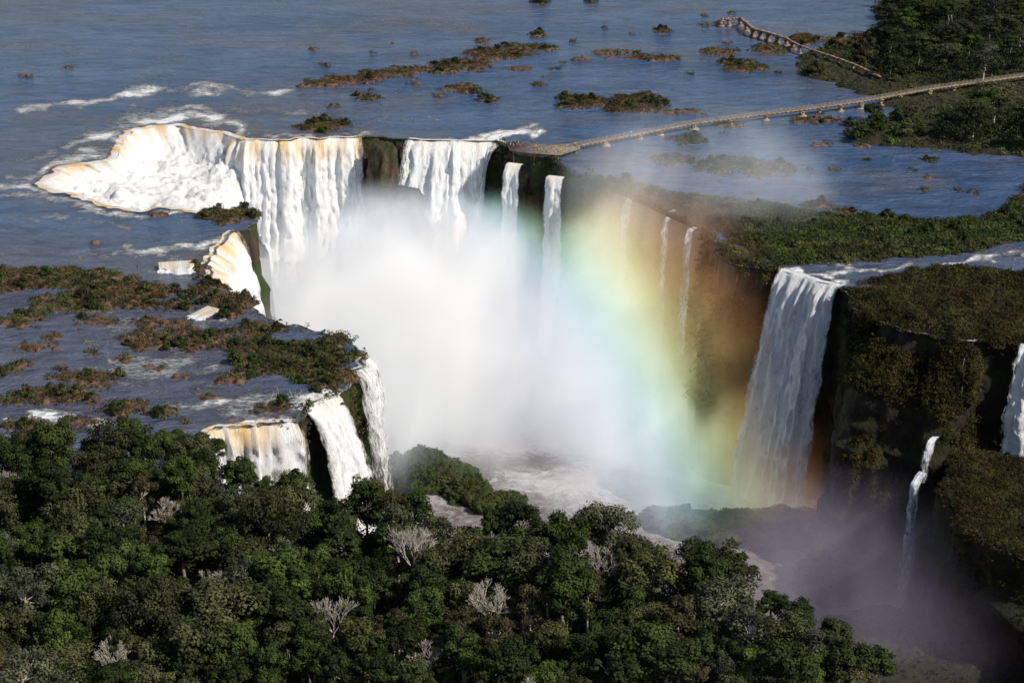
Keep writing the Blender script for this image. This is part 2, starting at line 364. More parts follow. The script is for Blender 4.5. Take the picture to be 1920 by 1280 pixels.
# ---------- cliffs ----------
def ribbon(name,pts,nr,ztop,drop,off,mat,nv=44,amp=3.0,seed=0,label=None):
    n=len(pts); t=np.linspace(0,1,nv)
    T,I=np.meshgrid(t,np.arange(n)); T=T.ravel(); I=I.ravel()
    z=ztop-drop*T
    o=off(T,I)
    bx=pts[I,0]+nr[I,0]*o; by=pts[I,1]+nr[I,1]*o
    dn=(fbm(bx*.09,by*.09,z*.06,4,seed)-.5)*2*amp*np.clip(T*6,0,1)+(fbm(bx*.4,by*.4,z*.3,3,seed+9)-.5)*amp*.6*np.clip(T*6,0,1)
    bx=bx+nr[I,0]*dn; by=by+nr[I,1]*dn
    id=np.arange(n*nv).reshape(n,nv)
    Q=np.stack([id[:-1,:-1].ravel(),id[1:,:-1].ravel(),id[1:,1:].ravel(),id[:-1,1:].ravel()],1)
    V=np.stack([bx,by,z],1)
    ob=mk(name,V,Q,mat,smooth=False)
    if label: tag(ob,label,'cliff',kind='structure')
    return ob,V,Q
ledge=lambda T:2.5*sstep(.28,.33,T)+3.0*sstep(.60,.66,T)+3*T
p_,n_=seg('w','i'); _,VL1,_=ribbon('gorge_cliff',p_,n_,.25,77,lambda T,I:-.5+ledge(T),M['cliff'],label='dark mossy rock wall on the left side of the gorge',seed=1)
p_,n_=seg('i','j'); ribbon('gorge_cliff',p_,n_,.1,40,lambda T,I:-4+0*T,M['cliff'],label='rock wall behind the amber cascade hollow',seed=6,amp=.6,nv=12)
p_,n_=seg('j','p'); _,VL2,_=ribbon('gorge_cliff',p_,n_,.25,77,lambda T,I:-.5+ledge(T),M['cliff'],label='mossy rock wall along the back and right of the gorge',seed=5)
VL=np.concatenate([VL1,VL2])
p_,n_=seg('p','q',2); ribbon('gorge_cliff',p_,n_,.1,77,lambda T,I:-2.5+4*T,M['cliff_shaded'],label='dark rock wall behind the tall fall on the right',seed=2,amp=1.5)
p_,n_=seg('q','u'); pxr=pix(p_[:,0],p_[:,1],0*p_[:,0])[0]
fr_=(.10+.90*sstep(1590,1660,pxr))*(1-.40*sstep(1670,1740,pxr))*(1-.80*sstep(1775,1850,pxr))
cliffR,VR,QR=ribbon('gorge_cliff',p_,n_,.6,78,lambda T,I:-1+fr_[I]*(11*sstep(0,.30,T)+4*sstep(.42,.47,T)+4*sstep(.68,.72,T)+5*T),M['cliff_shaded'],nv=64,amp=5.5,seed=3,label='shaded overgrown cliff right of the tall fall')
p_,n_=seg('v','a'); ribbon('gorge_cliff',p_,n_,.3,77,lambda T,I:-.5+ledge(T),M['cliff'],label='rock wall below the foreground forest',seed=4,nv=24)
# ---------- waterfalls ----------
def fall(lip,nr,ztop,drop,out,mat,label,group=None,nv=120,amp=1.1,seed=0,back=2.5,curve=.55,name='waterfall',fan=0.0,start=0.0):
    n=len(lip)
    t=np.concatenate([[-.06,-.03,0],np.linspace(.012,1,nv-3)])
    T,I=np.meshgrid(t,np.arange(n)); T=T.ravel();I=I.ravel()
    Tp=np.clip(T,0,1)
    o=np.where(T<0,T/.06*back,out*(Tp**curve)+1.4*sstep(0,.05,Tp))+start
    L=np.concatenate([[0],np.cumsum(np.linalg.norm(np.diff(lip,axis=0),axis=1))])
    u=L[I]; vv=Tp*drop
    wob=(vn(L*.25,L*0+seed,0,seed+50)-.5)*2.4+(vn(L*.8,L*0+seed,3,seed+51)-.5)*1.6
    o=o+wob[I]*sstep(0,.04,Tp)
    z=np.where(T<0,ztop+.22-.08*(T/-.06),ztop+.22-drop*Tp)
    z=z-(vn(L*.5,L*0+seed,7,seed+52)*1.1)[I]*sstep(-.06,.012,T)*.8
    st=(fbm(u*.35+seed*7,vv*.07,seed,4,seed)-.5)*1.1*amp*sstep(0,.12,Tp)+(fbm(u*.12+seed*3,vv*.03,seed,2,seed+5)-.5)*1.6*amp*sstep(0,.2,Tp)+(fbm(u*.9+seed,vv*.28,seed,3,seed+8)-.5)*2.2*sstep(0,.1,Tp)
    o=o+st
    tang=(lip[-1]-lip[0]); tl=np.linalg.norm(tang); tang=tang/max(tl,1e-6)
    s=(L[I]/max(L[-1],1e-6)-.5)
    lat=s*fan*Tp*tl+(fbm(s*0+Tp*8,s*0+seed,np.where(s>0,9.0,2.0),4,seed+60)-.5)*min(3.0,tl*.35)*sstep(.03,.3,Tp)*np.abs(s)*2
    bx=lip[I,0]+nr[I,0]*o+tang[0]*lat; by=lip[I,1]+nr[I,1]*o+tang[1]*lat
    e=np.minimum(L[I],L[-1]-L[I]); edge=np.clip((e/max(1.6,L[-1]*.14)),0,1)-1.0
    id=np.arange(n*nv).reshape(n,nv)
    Q=np.stack([id[:-1,:-1].ravel(),id[1:,:-1].ravel(),id[1:,1:].ravel(),id[:-1,1:].ravel()],1)
    ob=mk(name,np.stack([bx,by,z],1),Q,mat,attrs={'uvt':np.stack([u+seed*37,vv,Tp],1),'edge':edge*.5},smooth=True)
    return tag(ob,label,'waterfall',group)
def densify(p,n,k=3):
    i=np.linspace(0,len(p)-1,len(p)*k-1); a=np.arange(len(p))
    f=lambda q:np.stack([np.interp(i,a,q[:,0]),np.interp(i,a,q[:,1])],1)
    return f(p),f(n)
def rfall(a,b,*args,ext=(0,0),nsm=0,**kw):
    p,n=seg(a,b,*ext); p,n=densify(p,n)
    if nsm:
        m=n.mean(0); m/=np.linalg.norm(m); n=n*(1-nsm)+m*nsm; n/=np.linalg.norm(n,axis=1,keepdims=True)
    return fall(p,n,*args,**kw)
def pfall(px0,px1,row,z0,*args,nrm2=None,rows=None,**kw):
    a=np.array(P(px0,row,z0)[:2]); b=np.array(P(px1,rows if rows else row,z0)[:2])
    k=max(6,int(np.linalg.norm(b-a)/.45)); t=np.linspace(0,1,k)[:,None]; lip=a+(b-a)*t
    d=(b-a)/np.linalg.norm(b-a); n=np.array([d[1],-d[0]]) if nrm2 is None else np.array(nrm2)/np.linalg.norm(nrm2)
    return fall(lip,np.repeat(n[None],k,0),z0,*args,**kw)
rfall('a','b',0,74,6,M['fall_tint'],'near left curtain of water with an amber lip just above the forest',seed=1,ext=(6,2),amp=1.4)
rfall('c','d',0,74,17,M['fall_thick'],'thick white cascade bending right just above the forest edge',seed=2,curve=.6,fan=1.0,ext=(1,2),nsm=.4,amp=2.2)
rfall('e','f',0,74,6,M['fall_thin'],'thin broken veil of water off the right tip of the shrubby island',seed=3,curve=.5,start=.5)
rfall('g','h',0,74,18,M['fall_tint'],'amber and white fall on the left side of the horseshoe below the small green island',seed=4,curve=.6,ext=(2,3),amp=1.8)
rfall('j','k',0,74,6,M['fall_main'],'long straight curtain of white water along the back of the horseshoe',seed=5,ext=(10,2),amp=1.7)
rfall('l','m',0,74,17,M['fall_thick'],'broad white fall right of the dark rock outcrop at the back of the horseshoe',seed=6,curve=.6,ext=(0,5),amp=2.4)
pfall(700,714,272,-4,66,5,M['fall_thick'],'slim strand of water on the left flank of the dark rock pillar',seed=23,start=2.5)
pfall(733,752,312,-12,54,7,M['fall_thick'],'short white strand tumbling from the dark rock shelf',seed=24,start=9,nrm2=(-.2,-.98))
pfall(950,986,304,-2,70,4,M['fall_thick'],'slender white fall below the viewing platform, left one of two',seed=7,rows=308,fan=.6,start=3)
pfall(1026,1064,328,-2,70,4,M['fall_thick'],'slender white fall below the viewing platform, right one of two',seed=8,rows=332,fan=.5,start=3)
for k,(x0,x1,r0,l) in enumerate([(1185,1200,362,'faint narrow fall seen through the mist, left of three'),(1255,1276,392,'faint narrow fall seen through the mist, middle of three'),(1290,1312,425,'faint narrow fall seen through the mist, right of three')]):
    pfall(x0,x1,r0,-2,70,4,M['fall_thin'],l,seed=10+k,rows=r0+5,start=2,fan=.8)
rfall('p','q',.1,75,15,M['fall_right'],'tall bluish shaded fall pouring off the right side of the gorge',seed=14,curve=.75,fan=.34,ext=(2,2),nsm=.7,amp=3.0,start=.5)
pfall(1908,2040,638,0,34,4,M['fall_thick'],'short white fall at the right edge of the picture dropping to a ledge',seed=15,rows=650,nrm2=(-.5,-.85),start=3,fan=.3)
pfall(1806,1826,650,-4,29,3,M['fall_thin'],'thin trickle down the overgrown cliff left of the edge fall',seed=16,nrm2=(-.3,-.95),curve=.4,start=13)
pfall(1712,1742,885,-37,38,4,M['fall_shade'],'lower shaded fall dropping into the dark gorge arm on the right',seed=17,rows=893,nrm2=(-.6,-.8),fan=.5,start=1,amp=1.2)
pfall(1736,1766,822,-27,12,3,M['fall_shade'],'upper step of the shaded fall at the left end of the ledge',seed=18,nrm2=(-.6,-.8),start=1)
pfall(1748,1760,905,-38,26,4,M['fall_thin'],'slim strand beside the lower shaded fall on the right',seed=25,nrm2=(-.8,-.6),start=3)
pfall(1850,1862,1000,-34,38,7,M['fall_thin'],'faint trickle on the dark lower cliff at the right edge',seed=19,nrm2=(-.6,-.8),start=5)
pfall(298,364,501,1.6,2.4,4,M['cascade'],'small amber cascade just left of the horseshoe rim',seed=20,rows=497,back=5)
pfall(368,398,582,1.0,1.6,5,M['cascade'],'small white chute between two scrubby islands on the left',seed=21,rows=590,back=5)
def resample(pts,n):
    pts=np.array(pts,float); L=np.concatenate([[0],np.cumsum(np.linalg.norm(np.diff(pts,axis=0),axis=1))]); s=np.linspace(0,L[-1],n)
    return np.stack([np.interp(s,L,pts[:,k]) for k in range(3)],1)
nU=300
c0p,c0n=seg('i','j',0,4)
c1=np.concatenate([c0p,np.full((len(c0p),1),.2)],1); c0=np.concatenate([c0p-c0n*3,np.full((len(c0p),1),.28)],1)
c1=resample(c1,nU); c0=resample(c0,nU)
G=[c0,c1]
G.append(resample([P(482,425,-13),P(440,420,-13),P(370,420,-12),P(270,415,-11),P(205,392,-9),P(160,368,-7),P(160,352,-7),P(225,338,-9),P(258,318,-10),P(285,303,-11),P(340,296,-11),P(400,306,-11),P(465,316,-11)],nU))
G.append(resample([P(486,430,-15),P(450,425,-15),P(420,412,-15),P(400,390,-15),P(395,365,-14),P(410,345,-14),P(440,330,-14),P(480,322,-14)],nU))
G.append(resample([P(505,480,-30),P(480,470,-28),P(462,450,-28),P(450,425,-27),P(452,405,-27),P(465,385,-27),P(490,372,-27),P(520,365,-27)],nU))
G.append(resample([P(525,690,-76),P(510,680,-76),P(500,660,-76),P(500,640,-76),P(505,625,-76),P(520,615,-76),P(545,606,-76),P(570,600,-76)],nU))
G=np.array(G)
ks=np.array([0,.04,.20,.5,.66,1.0]); nvB=190; tt=np.linspace(0,1,nvB)
VV=np.zeros((nU,nvB,3))
for u in range(nU):
    for k in range(3): VV[u,:,k]=np.interp(tt,ks,G[:,u,k])
T,U=np.meshgrid(tt,np.arange(nU))
for _ in range(3): VV[:,2:-1]=(VV[:,1:-2]+VV[:,2:-1]+VV[:,3:])/3
xx_,yy_=VV[:,:,0].copy(),VV[:,:,1].copy()
VV[:,:,2]+=(fbm(xx_*.10,yy_*.10,0,5,31)-.5)*10*sstep(.06,.22,T)+(fbm(xx_*.35,yy_*.35,0,4,34)-.5)*4.0*sstep(.05,.15,T)+(fbm(U*.16,T*9,0,3,33)-.5)*2.4*sstep(.04,.12,T)
Lu=np.cumsum(np.linalg.norm(np.diff(G[1],axis=0,prepend=G[1][:1]),axis=1))
uvt=np.stack([np.repeat(Lu[:,None],nvB,1)*.8,T*170,T],2).reshape(-1,3)
id=np.arange(nU*nvB).reshape(nU,nvB); Q=np.stack([id[:-1,:-1].ravel(),id[1:,:-1].ravel(),id[1:,1:].ravel(),id[:-1,1:].ravel()],1)
tag(mk('waterfall',VV.reshape(-1,3),Q,M['cascade'],attrs={'uvt':uvt,'edge':np.zeros(nU*nvB)},smooth=True),'huge churning amber and white cascade in the far left hollow of the horseshoe','waterfall')
# ---------- leaves ----------
def leaves(cen,nor,size,tone):
    n=len(cen); nor=nor+rng.normal(0,.36,(n,3)); nor/=np.linalg.norm(nor,axis=1,keepdims=True)+1e-9
    r=rng.normal(0,1,(n,3)); a=np.cross(nor,r); a/=np.linalg.norm(a,axis=1,keepdims=True)+1e-9; b=np.cross(nor,a)
    s=size*rng.uniform(.6,1.3,n)
    s=s[:,None]; e=rng.uniform(.6,1,(n,1))
    V=np.stack([cen-a*s,cen-b*s*e,cen+a*s,cen+b*s*e],1).reshape(-1,3)
    return V,np.arange(4*n).reshape(n,4),np.repeat(tone,4)
def clumps(pts,rad,per,size,squash=.8):
    n=len(pts); N=n*per
    d=rng.normal(0,1,(N,3)); d[:,2]=np.abs(d[:,2])*.9+.05; d/=np.linalg.norm(d,axis=1,keepdims=True)
    c=np.repeat(pts,per,0)+d*np.repeat(rad,per)[:,None]*rng.uniform(.55,1.0,(N,1))*np.array([1,1,squash])
    tone=np.clip(np.repeat(rng.uniform(.1,.8,n),per)+rng.uniform(-.15,.15,N),0,1)
    return leaves(c,d+np.array([0,0,.4]),size,tone)
def crown_mesh(name,R,hgt,nl,per,size,mat,flat=.75,lr=(.14,.36)):
    cs=[];rs=[]; ph=rng.uniform(0,6.28,3); am=rng.uniform(.12,.34,3)
    for k in range(nl):
        a=2.399*k+rng.uniform(-.7,.7); q=math.sqrt((k+.5)/nl)
        Rk=R*(1+am[0]*math.sin(a+ph[0])+am[1]*math.sin(2*a+ph[1])+am[2]*math.sin(3*a+ph[2]))
        rr=Rk*.82*q; zc=hgt-R*flat*(1-math.sqrt(max(0,1-q*q*.9)))-R*.3+rng.uniform(-.36,.24)*R
        cs.append((rr*math.cos(a),rr*math.sin(a),zc)); rs.append(R*rng.uniform(*lr))
    for k in range(nl//3):
        a=rng.uniform(0,6.28); rr=R*rng.uniform(.3,.75); cs.append((rr*math.cos(a),rr*math.sin(a),hgt-R*rng.uniform(1.0,1.6))); rs.append(R*.28)
    cs=np.array(cs); rs=np.array(rs); n=len(cs); pr=np.maximum(30,(per*(rs/rs.mean())**1.6)).astype(int); N=pr.sum()
    d=rng.normal(0,1,(N,3)); d[:,2]=d[:,2]*.8+.35; d/=np.linalg.norm(d,axis=1,keepdims=True)
    rad=np.repeat(rs,pr)*np.clip(rng.normal(.88,.24,N),.3,1.7)
    c=np.repeat(cs,pr,0)+d*rad[:,None]*np.array([1,1,.75])
    tone=np.clip(np.repeat(rng.uniform(.05,.8,n),pr)+rng.uniform(-.14,.14,N)+(d[:,2]*.22),0,1)  # tone rises towards lobe tops, painting them as lit from above
    V,Q,t=leaves(c,d+np.array([0,0,.3]),size,tone)
    return V,Q,t,cs
def make_tree(kind,R,hgt,nl,per,size,mat,barkm,label,flat=.75):
    root=empty(kind,(0,0,-500)); tag(root,label,'tree')
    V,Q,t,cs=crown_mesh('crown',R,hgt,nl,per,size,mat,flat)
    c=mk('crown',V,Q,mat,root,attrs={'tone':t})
    mb=MB(); z1=hgt-R*1.2; p=Vector((0,0,-1.5)); k=5
    for i in range(k):
        q=Vector((rng.uniform(-.3,.3),rng.uniform(-.3,.3),z1*(i+1)/k)); mb.tube(p,q,.42-.05*i,.42-.05*(i+1),6); p=q
    for i in range(0,len(cs),max(1,len(cs)//9)):
        e=Vector(cs[i]); m=p.lerp(e,.5)+Vector((0,0,-.4)); mb.tube(p,m,.17,.11,5); mb.tube(m,e,.11,.04,4)
    tr=mb.build('trunk',barkm,root)
    KIDS[root.name]=[tr,c]; return root
def branch(mb,p,d,L,r,lev,spread):
    q=p+d*L; mb.tube(p,q,r,r*.7,4 if lev<3 else 3)
    if lev<=0: return
    for k in range(3 if lev>1 else 4):
        nd_=(d+Vector((RR.uniform(-1,1),RR.uniform(-1,1),RR.uniform(-.25,.6)))*spread).normalized()
        branch(mb,p+d*L*RR.uniform(.6,1),nd_,L*RR.uniform(.62,.8),max(r*.6,.036),lev-1,spread)
def make_bare(hgt,label,mat):
    root=empty('bare_tree',(0,0,-500)); tag(root,label,'tree')
    mb=MB(); p=Vector((0,0,-1)); 
    for i in range(4):
        q=Vector((RR.uniform(-.3,.3),RR.uniform(-.3,.3),hgt*.5*(i+1)/4)); mb.tube(p,q,.34-.03*i,.31-.03*i,6); p=q
    tr=mb.build('trunk',mat,root)
    mb=MB()
    for k in range(5):
        a=k*1.26+RR.uniform(-.3,.3); branch(mb,p,Vector((math.cos(a)*.7,math.sin(a)*.7,.85)).normalized(),hgt*.17,.17,4,.7)
    c=mb.build('crown',mat,root); KIDS[root.name]=[tr,c]; return root
def make_palm(label):
    root=empty('palm_tree',(0,0,-500)); tag(root,label,'tree')
    mb=MB(); mb.tube((0,0,-1),(0.3,.1,8),.22,.17,6); mb.tube((.3,.1,8),(.2,0,15),.17,.13,6); tr=mb.build('trunk',M['bark'],root)
    V=[];Q=[];n=0
    for k in range(17):
        a=k*2.4; el=RR.uniform(.2,1.1); p=np.array([.2,0,15.0]); d=np.array([math.cos(a)*math.cos(el),math.sin(a)*math.cos(el),math.sin(el)])
        side=np.array([-math.sin(a),math.cos(a),0])
        for i in range(9):
            q=p+d*.36; w=.5*math.sin((i+1.2)/10.5*PI)
            for sg in (-1,1):
                V+= [p,q,q+side*sg*w-np.array([0,0,.25])+d*.2,p+side*sg*w-np.array([0,0,.25])+d*.2]; Q.append((n,n+1,n+2,n+3)); n+=4
            p=q; d=d+np.array([0,0,-.2]); d/=np.linalg.norm(d)
    c=mk('crown',np.array(V),np.array(Q),M['leaf_dark'],root,attrs={'tone':rng.uniform(.3,1,n)}); KIDS[root.name]=[tr,c]; return root
SPEC=[('broadleaf_tree',4.9,17,28,150,.26,'leaf_dark','bark','dark green domed tree in the foreground forest canopy',.75),
('broadleaf_tree',4.0,19,24,140,.25,'leaf_dark','bark','dark green tall tree in the foreground forest canopy',1.05),
('broadleaf_tree',5.4,16,36,130,.26,'leaf_olive','bark','olive green wide crowned tree in the foreground forest canopy',.6),
('broadleaf_tree',3.7,16,20,150,.24,'leaf_bright','bark','fresh green leafy tree in the foreground forest canopy',.85),
('broadleaf_tree',4.4,17,22,85,.23,'leaf_grey','bark_pale','grey green airy tree in the foreground forest canopy',.7),
('broadleaf_tree',3.8,17,20,95,.23,'leaf_brown','bark_pale','brownish olive tree in the foreground forest canopy',.8),
('broadleaf_tree',4.6,18,28,140,.26,'leaf_bright','bark','rich green lobed tree in the foreground forest canopy',.9),
('broadleaf_tree',3.3,15,18,140,.24,'leaf_dark','bark','small dark rounded tree in the foreground forest canopy',.8),
('broadleaf_tree',2.9,14,15,130,.23,'leaf_olive','bark_pale','small olive tree in the foreground forest canopy',1.0),
('broadleaf_tree',6.0,19,40,120,.26,'leaf_olive','bark_pale','big spreading grey olive tree in the foreground forest canopy',.55)]
protos=[make_tree(s[0],s[1],s[2],s[3],s[4],s[5],M[s[6]],M[s[7]],s[8],s[9]) for s in SPEC]
W=[.18,.13,.10,.11,.09,.07,.11,.12,.06,.04]
bares=[make_bare(16,'b',M['bark_pale']),make_bare(18,'b',M['bark_pale']),make_bare(14,'b',M['bark_pale'])]
palm=make_palm('p')
# ---------- lands ----------
def land(name,poly,h,res,mat,edge=4.0,nz=1.0,seed=0,label=None,cat='ground',parent=None,kind='structure',base=0.0):
    poly=np.asarray(poly); mn=poly.min(0)-res; mx=poly.max(0)+res
    xs=np.arange(mn[0],mx[0]+res,res); ys=np.arange(mn[1],mx[1]+res,res); X,Y=np.meshgrid(xs,ys); x=X.ravel().copy(); y=Y.ravel().copy()
    ins=inpoly(x,y,poly); idx=np.arange(len(x)).reshape(len(ys),len(xs))
    Q=np.stack([idx[:-1,:-1].ravel(),idx[:-1,1:].ravel(),idx[1:,1:].ravel(),idx[1:,:-1].ravel()],1)
    Q=Q[ins[Q].any(1)]; used=np.zeros(len(x),bool); used[Q.ravel()]=True
    d,cx,cy=nearest(x,y,poly); sn=used&~ins; x[sn]=cx[sn]; y[sn]=cy[sn]; d[sn]=0
    z=base-.45+(h+.45)*sstep(0,edge,d)+(fbm(x*.25,y*.25,0,4,seed)-.45)*nz*sstep(0,edge*.6,d)
    remap=-np.ones(len(x),int); remap[used]=np.arange(used.sum())
    ob=mk(name,np.stack([x,y,z],1)[used],remap[Q],mat,parent)
    if label: tag(ob,label,cat,kind=kind)
    P3=np.stack([x,y,z],1)[ins]
    return ob,P3,d[ins]
def PP(l,z=0): return np.array([P(a,b,z)[:2] for a,b in l])
wv,_=seg('v','w')
L4=np.concatenate([PP([(-260,905),(0,905),(250,900),(385,858)]),wv[::-1],PP([(1800,2100),(-500,2100)])])
def edge_wob(poly,a=1.5,res=3):
    poly=np.asarray(poly); out=[]
    for i in range(len(poly)):
        p,q=poly[i],poly[(i+1)%len(poly)]; k=max(1,int(np.linalg.norm(q-p)/res))
        for t in range(k): out.append(p+(q-p)*t/k)
    out=np.array(out); out[:,0]+=(fbm(out[:,0]*.15,out[:,1]*.15,0,3,41)-.5)*4*a; out[:,1]+=(fbm(out[:,0]*.15,out[:,1]*.15,9,3,42)-.5)*4*a
    return out
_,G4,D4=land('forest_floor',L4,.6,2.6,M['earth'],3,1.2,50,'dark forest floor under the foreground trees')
r1,_=seg('o','p')
L1=np.concatenate([edge_wob(PP([(1465,503),(1560,493),(1660,490),(1750,481),(1870,468),(1930,455),(2100,440),(2100,330),(1925,345),(1880,385),(1830,412),(1740,414),(1640,408),(1560,404),(1480,388),(1400,380),(1340,372),(1270,368),(1200,345),(1110,322)]),1.8),r1[:-1]])
_,G1,D1=land('scrubland',L1,1.2,2.0,M['earth'],4,1.6,51,'flat green scrubland along the right rim above the gorge')
L2=edge_wob(PP([(1480,135),(1500,105),(1560,88),(1640,60),(1650,0),(1700,-60),(2200,-60),(2200,300),(1850,292),(1740,282),(1690,275),(1600,258),(1590,232),(1690,215),(1630,190),(1560,158)]),5)
_,G2,D2=land('wooded_bank',L2,1.6,3.0,M['earth'],6,2.5,52,'wooded river bank in the upper right')
r3,_=seg('q','u')
L3=np.concatenate([r3,edge_wob(PP([(2300,560),(2050,525),(1920,516),(1800,503),(1710,508),(1640,524),(1592,534)]),.6)])
_,G3,D3=land('clifftop',L3,2.2,1.6,M['earth'],8,4.5,53,'overgrown clifftop right of the tall fall')
LB=edge_wob(PP([(1700,770),(1745,812),(1778,850),(1765,920),(1790,975),(1850,1015),(1930,1040),(2150,1050),(2300,900),(2300,690),(1950,680),(1860,720),(1780,740)],-33),1.0,2.5)
_,GB,DB=land('rock_ledge',LB,.6,1.8,M['cliff_shaded'],4,2.0,54,'green rock ledge halfway down the right side of the gorge',base=-34)
bt=np.roll(LB,-1,0)-np.roll(LB,1,0); bt=smoothn(bt,5); bn=np.stack([bt[:,1],-bt[:,0]],1)
ar=((LB[:,0]*np.roll(LB[:,1],-1)-np.roll(LB[:,0],-1)*LB[:,1]).sum())
if ar<0: bn=-bn
ob,VB,QB=ribbon('gorge_cliff',LB,bn,-33.6,44,lambda T,I:-.8+3*sstep(.3,.36,T)+3*T,M['cliff_shaded'],nv=30,amp=3.5,label='dark lower cliff under the green rock ledge',seed=8)
# ---------- stuff vegetation ----------
def scatter(name,pts,rad,per,size,mat,label,cat='undergrowth',squash=.8,parent=None):
    V,Q,t=clumps(pts,rad,per,size,squash); o=mk(name,V,Q,mat,parent,attrs={'tone':t})
    if not parent: tag(o,label,cat,kind='stuff')
    return o
def pick(Pt,n,mask=None):
    if mask is not None: Pt=Pt[mask]
    i=rng.integers(0,len(Pt),n); q=Pt[i].copy(); q[:,:2]+=rng.uniform(-1.2,1.2,(n,2)); return q
def inview(Pt,m=60):
    a,b=pix(Pt[:,0],Pt[:,1],Pt[:,2]); return (a>-m)&(a<1920+m)&(b>-m)&(b<1280+m*2)
BR=np.array([(1078,274),(1200,250),(1300,231),(1440,213),(1500,206),(1620,189),(1740,167),(1892,146),(2000,132)],float)
OW=np.array([(1352,40),(1412,58),(1475,76),(1545,106),(1600,125),(1650,149),(1700,170)],float)
def nearpath(Pt,below=34,above=4):
    a,b=pix(Pt[:,0],Pt[:,1],Pt[:,2]); r=np.zeros(len(a),bool)
    for L in (BR,OW):
        yy=np.interp(a,L[:,0],L[:,1],left=-999,right=-999); r|=(b>yy-above)&(b<yy+below)
    return r
m=inview(G4,150); q=pick(G4,3600,m); q[:,2]+=rng.uniform(0,6,len(q))*(rng.random(len(q))<.5)
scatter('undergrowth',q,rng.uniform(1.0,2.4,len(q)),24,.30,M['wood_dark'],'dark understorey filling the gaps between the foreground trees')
m=inview(G1)&(D1>1.0); q=pick(G1,5600,m); scatter('scrub',q,rng.uniform(.7,2.2,len(q)),22,.32,M['scrub_green'],'dense low green scrub along the right rim above the gorge')
np_=nearpath(G2)
m=inview(G2)&(D2>1.5)&~np_; q=pick(G2,3600,m); scatter('scrub',q,rng.uniform(1.0,3.2,len(q)),24,.42,M['scrub_green'],'scrub covering the wooded bank in the upper right')
m=inview(G2)&(D2>.5)&np_; q=pick(G2,900,m); scatter('scrub',q,rng.uniform(.4,.9,len(q)),14,.34,M['scrub_green'],'low growth under the two walkways on the wooded bank')
a2,b2=pix(G2[:,0],G2[:,1],G2[:,2])
dense=inview(G2,80)&(D2>4)&~nearpath(G2,75,0)&(((a2>1655)&(b2<150))|((a2>1760)))
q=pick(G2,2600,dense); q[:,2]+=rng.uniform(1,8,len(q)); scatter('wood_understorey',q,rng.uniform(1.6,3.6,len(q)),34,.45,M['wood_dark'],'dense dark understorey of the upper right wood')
m=inview(G3)&(D3>.3); q=pick(G3,5200,m); scatter('scrub',q,rng.uniform(.5,2.2,len(q)),28,.24,M['cliff_green'],'brownish green scrub on the clifftop right of the tall fall')
m=inview(GB)&(DB>.3); ba=pix(GB[:,0],GB[:,1],GB[:,2]); m&=~((ba[1]<835))
q=pick(GB,2800,m); scatter('scrub',q,rng.uniform(.5,1.7,len(q)),26,.22,M['cliff_green'],'green plants on the rock ledge at the right edge')
def on_cliff(V,n,cond,seed,th=.47):
    a,b=pix(V[:,0],V[:,1],V[:,2]); m=cond(a,b,V)&(fbm(V[:,0]*.07,V[:,1]*.07,V[:,2]*.07,3,seed)>th)
    q=V[m]; i=rng.integers(0,len(q),n); return q[i]+rng.normal(0,.7,(n,3))
q=on_cliff(VR,12500,lambda a,b,V:(a<1960)&(a>1585)&(V[:,2]>-66)&~((a>1865)&(V[:,2]<-2)),61,.46); scatter('cliff_plants',q,rng.uniform(.5,1.9,len(q)),22,.22,M['cliff_green'],'hanging greenery on the cliff right of the tall fall',cat='plants',squash=1)
q=on_cliff(VB,2200,lambda a,b,V:(a<1960)&(a>1790),62,.44); scatter('cliff_plants',q,rng.uniform(.5,1.4,len(q)),20,.22,M['cliff_green'],'hanging greenery on the lower cliff at the right edge',cat='plants',squash=1)
q=on_cliff(VL,5200,lambda a,b,V:(a>930)&(a<1470)&(V[:,2]>-50),63,.42); scatter('cliff_plants',q,rng.uniform(.6,1.8,len(q)),20,.32,M['scrub_green'],'bright green plants on the wet cliff below the viewing platform',cat='plants',squash=1)
q=on_cliff(VL,2200,lambda a,b,V:(a>500)&(a<690)&(b>600)&(V[:,2]>-40),64,.44); scatter('cliff_plants',q,rng.uniform(.4,1.3,len(q)),20,.22,M['scrub_green'],'green plants on the rock face below the shrubby island on the left',cat='plants',squash=1)
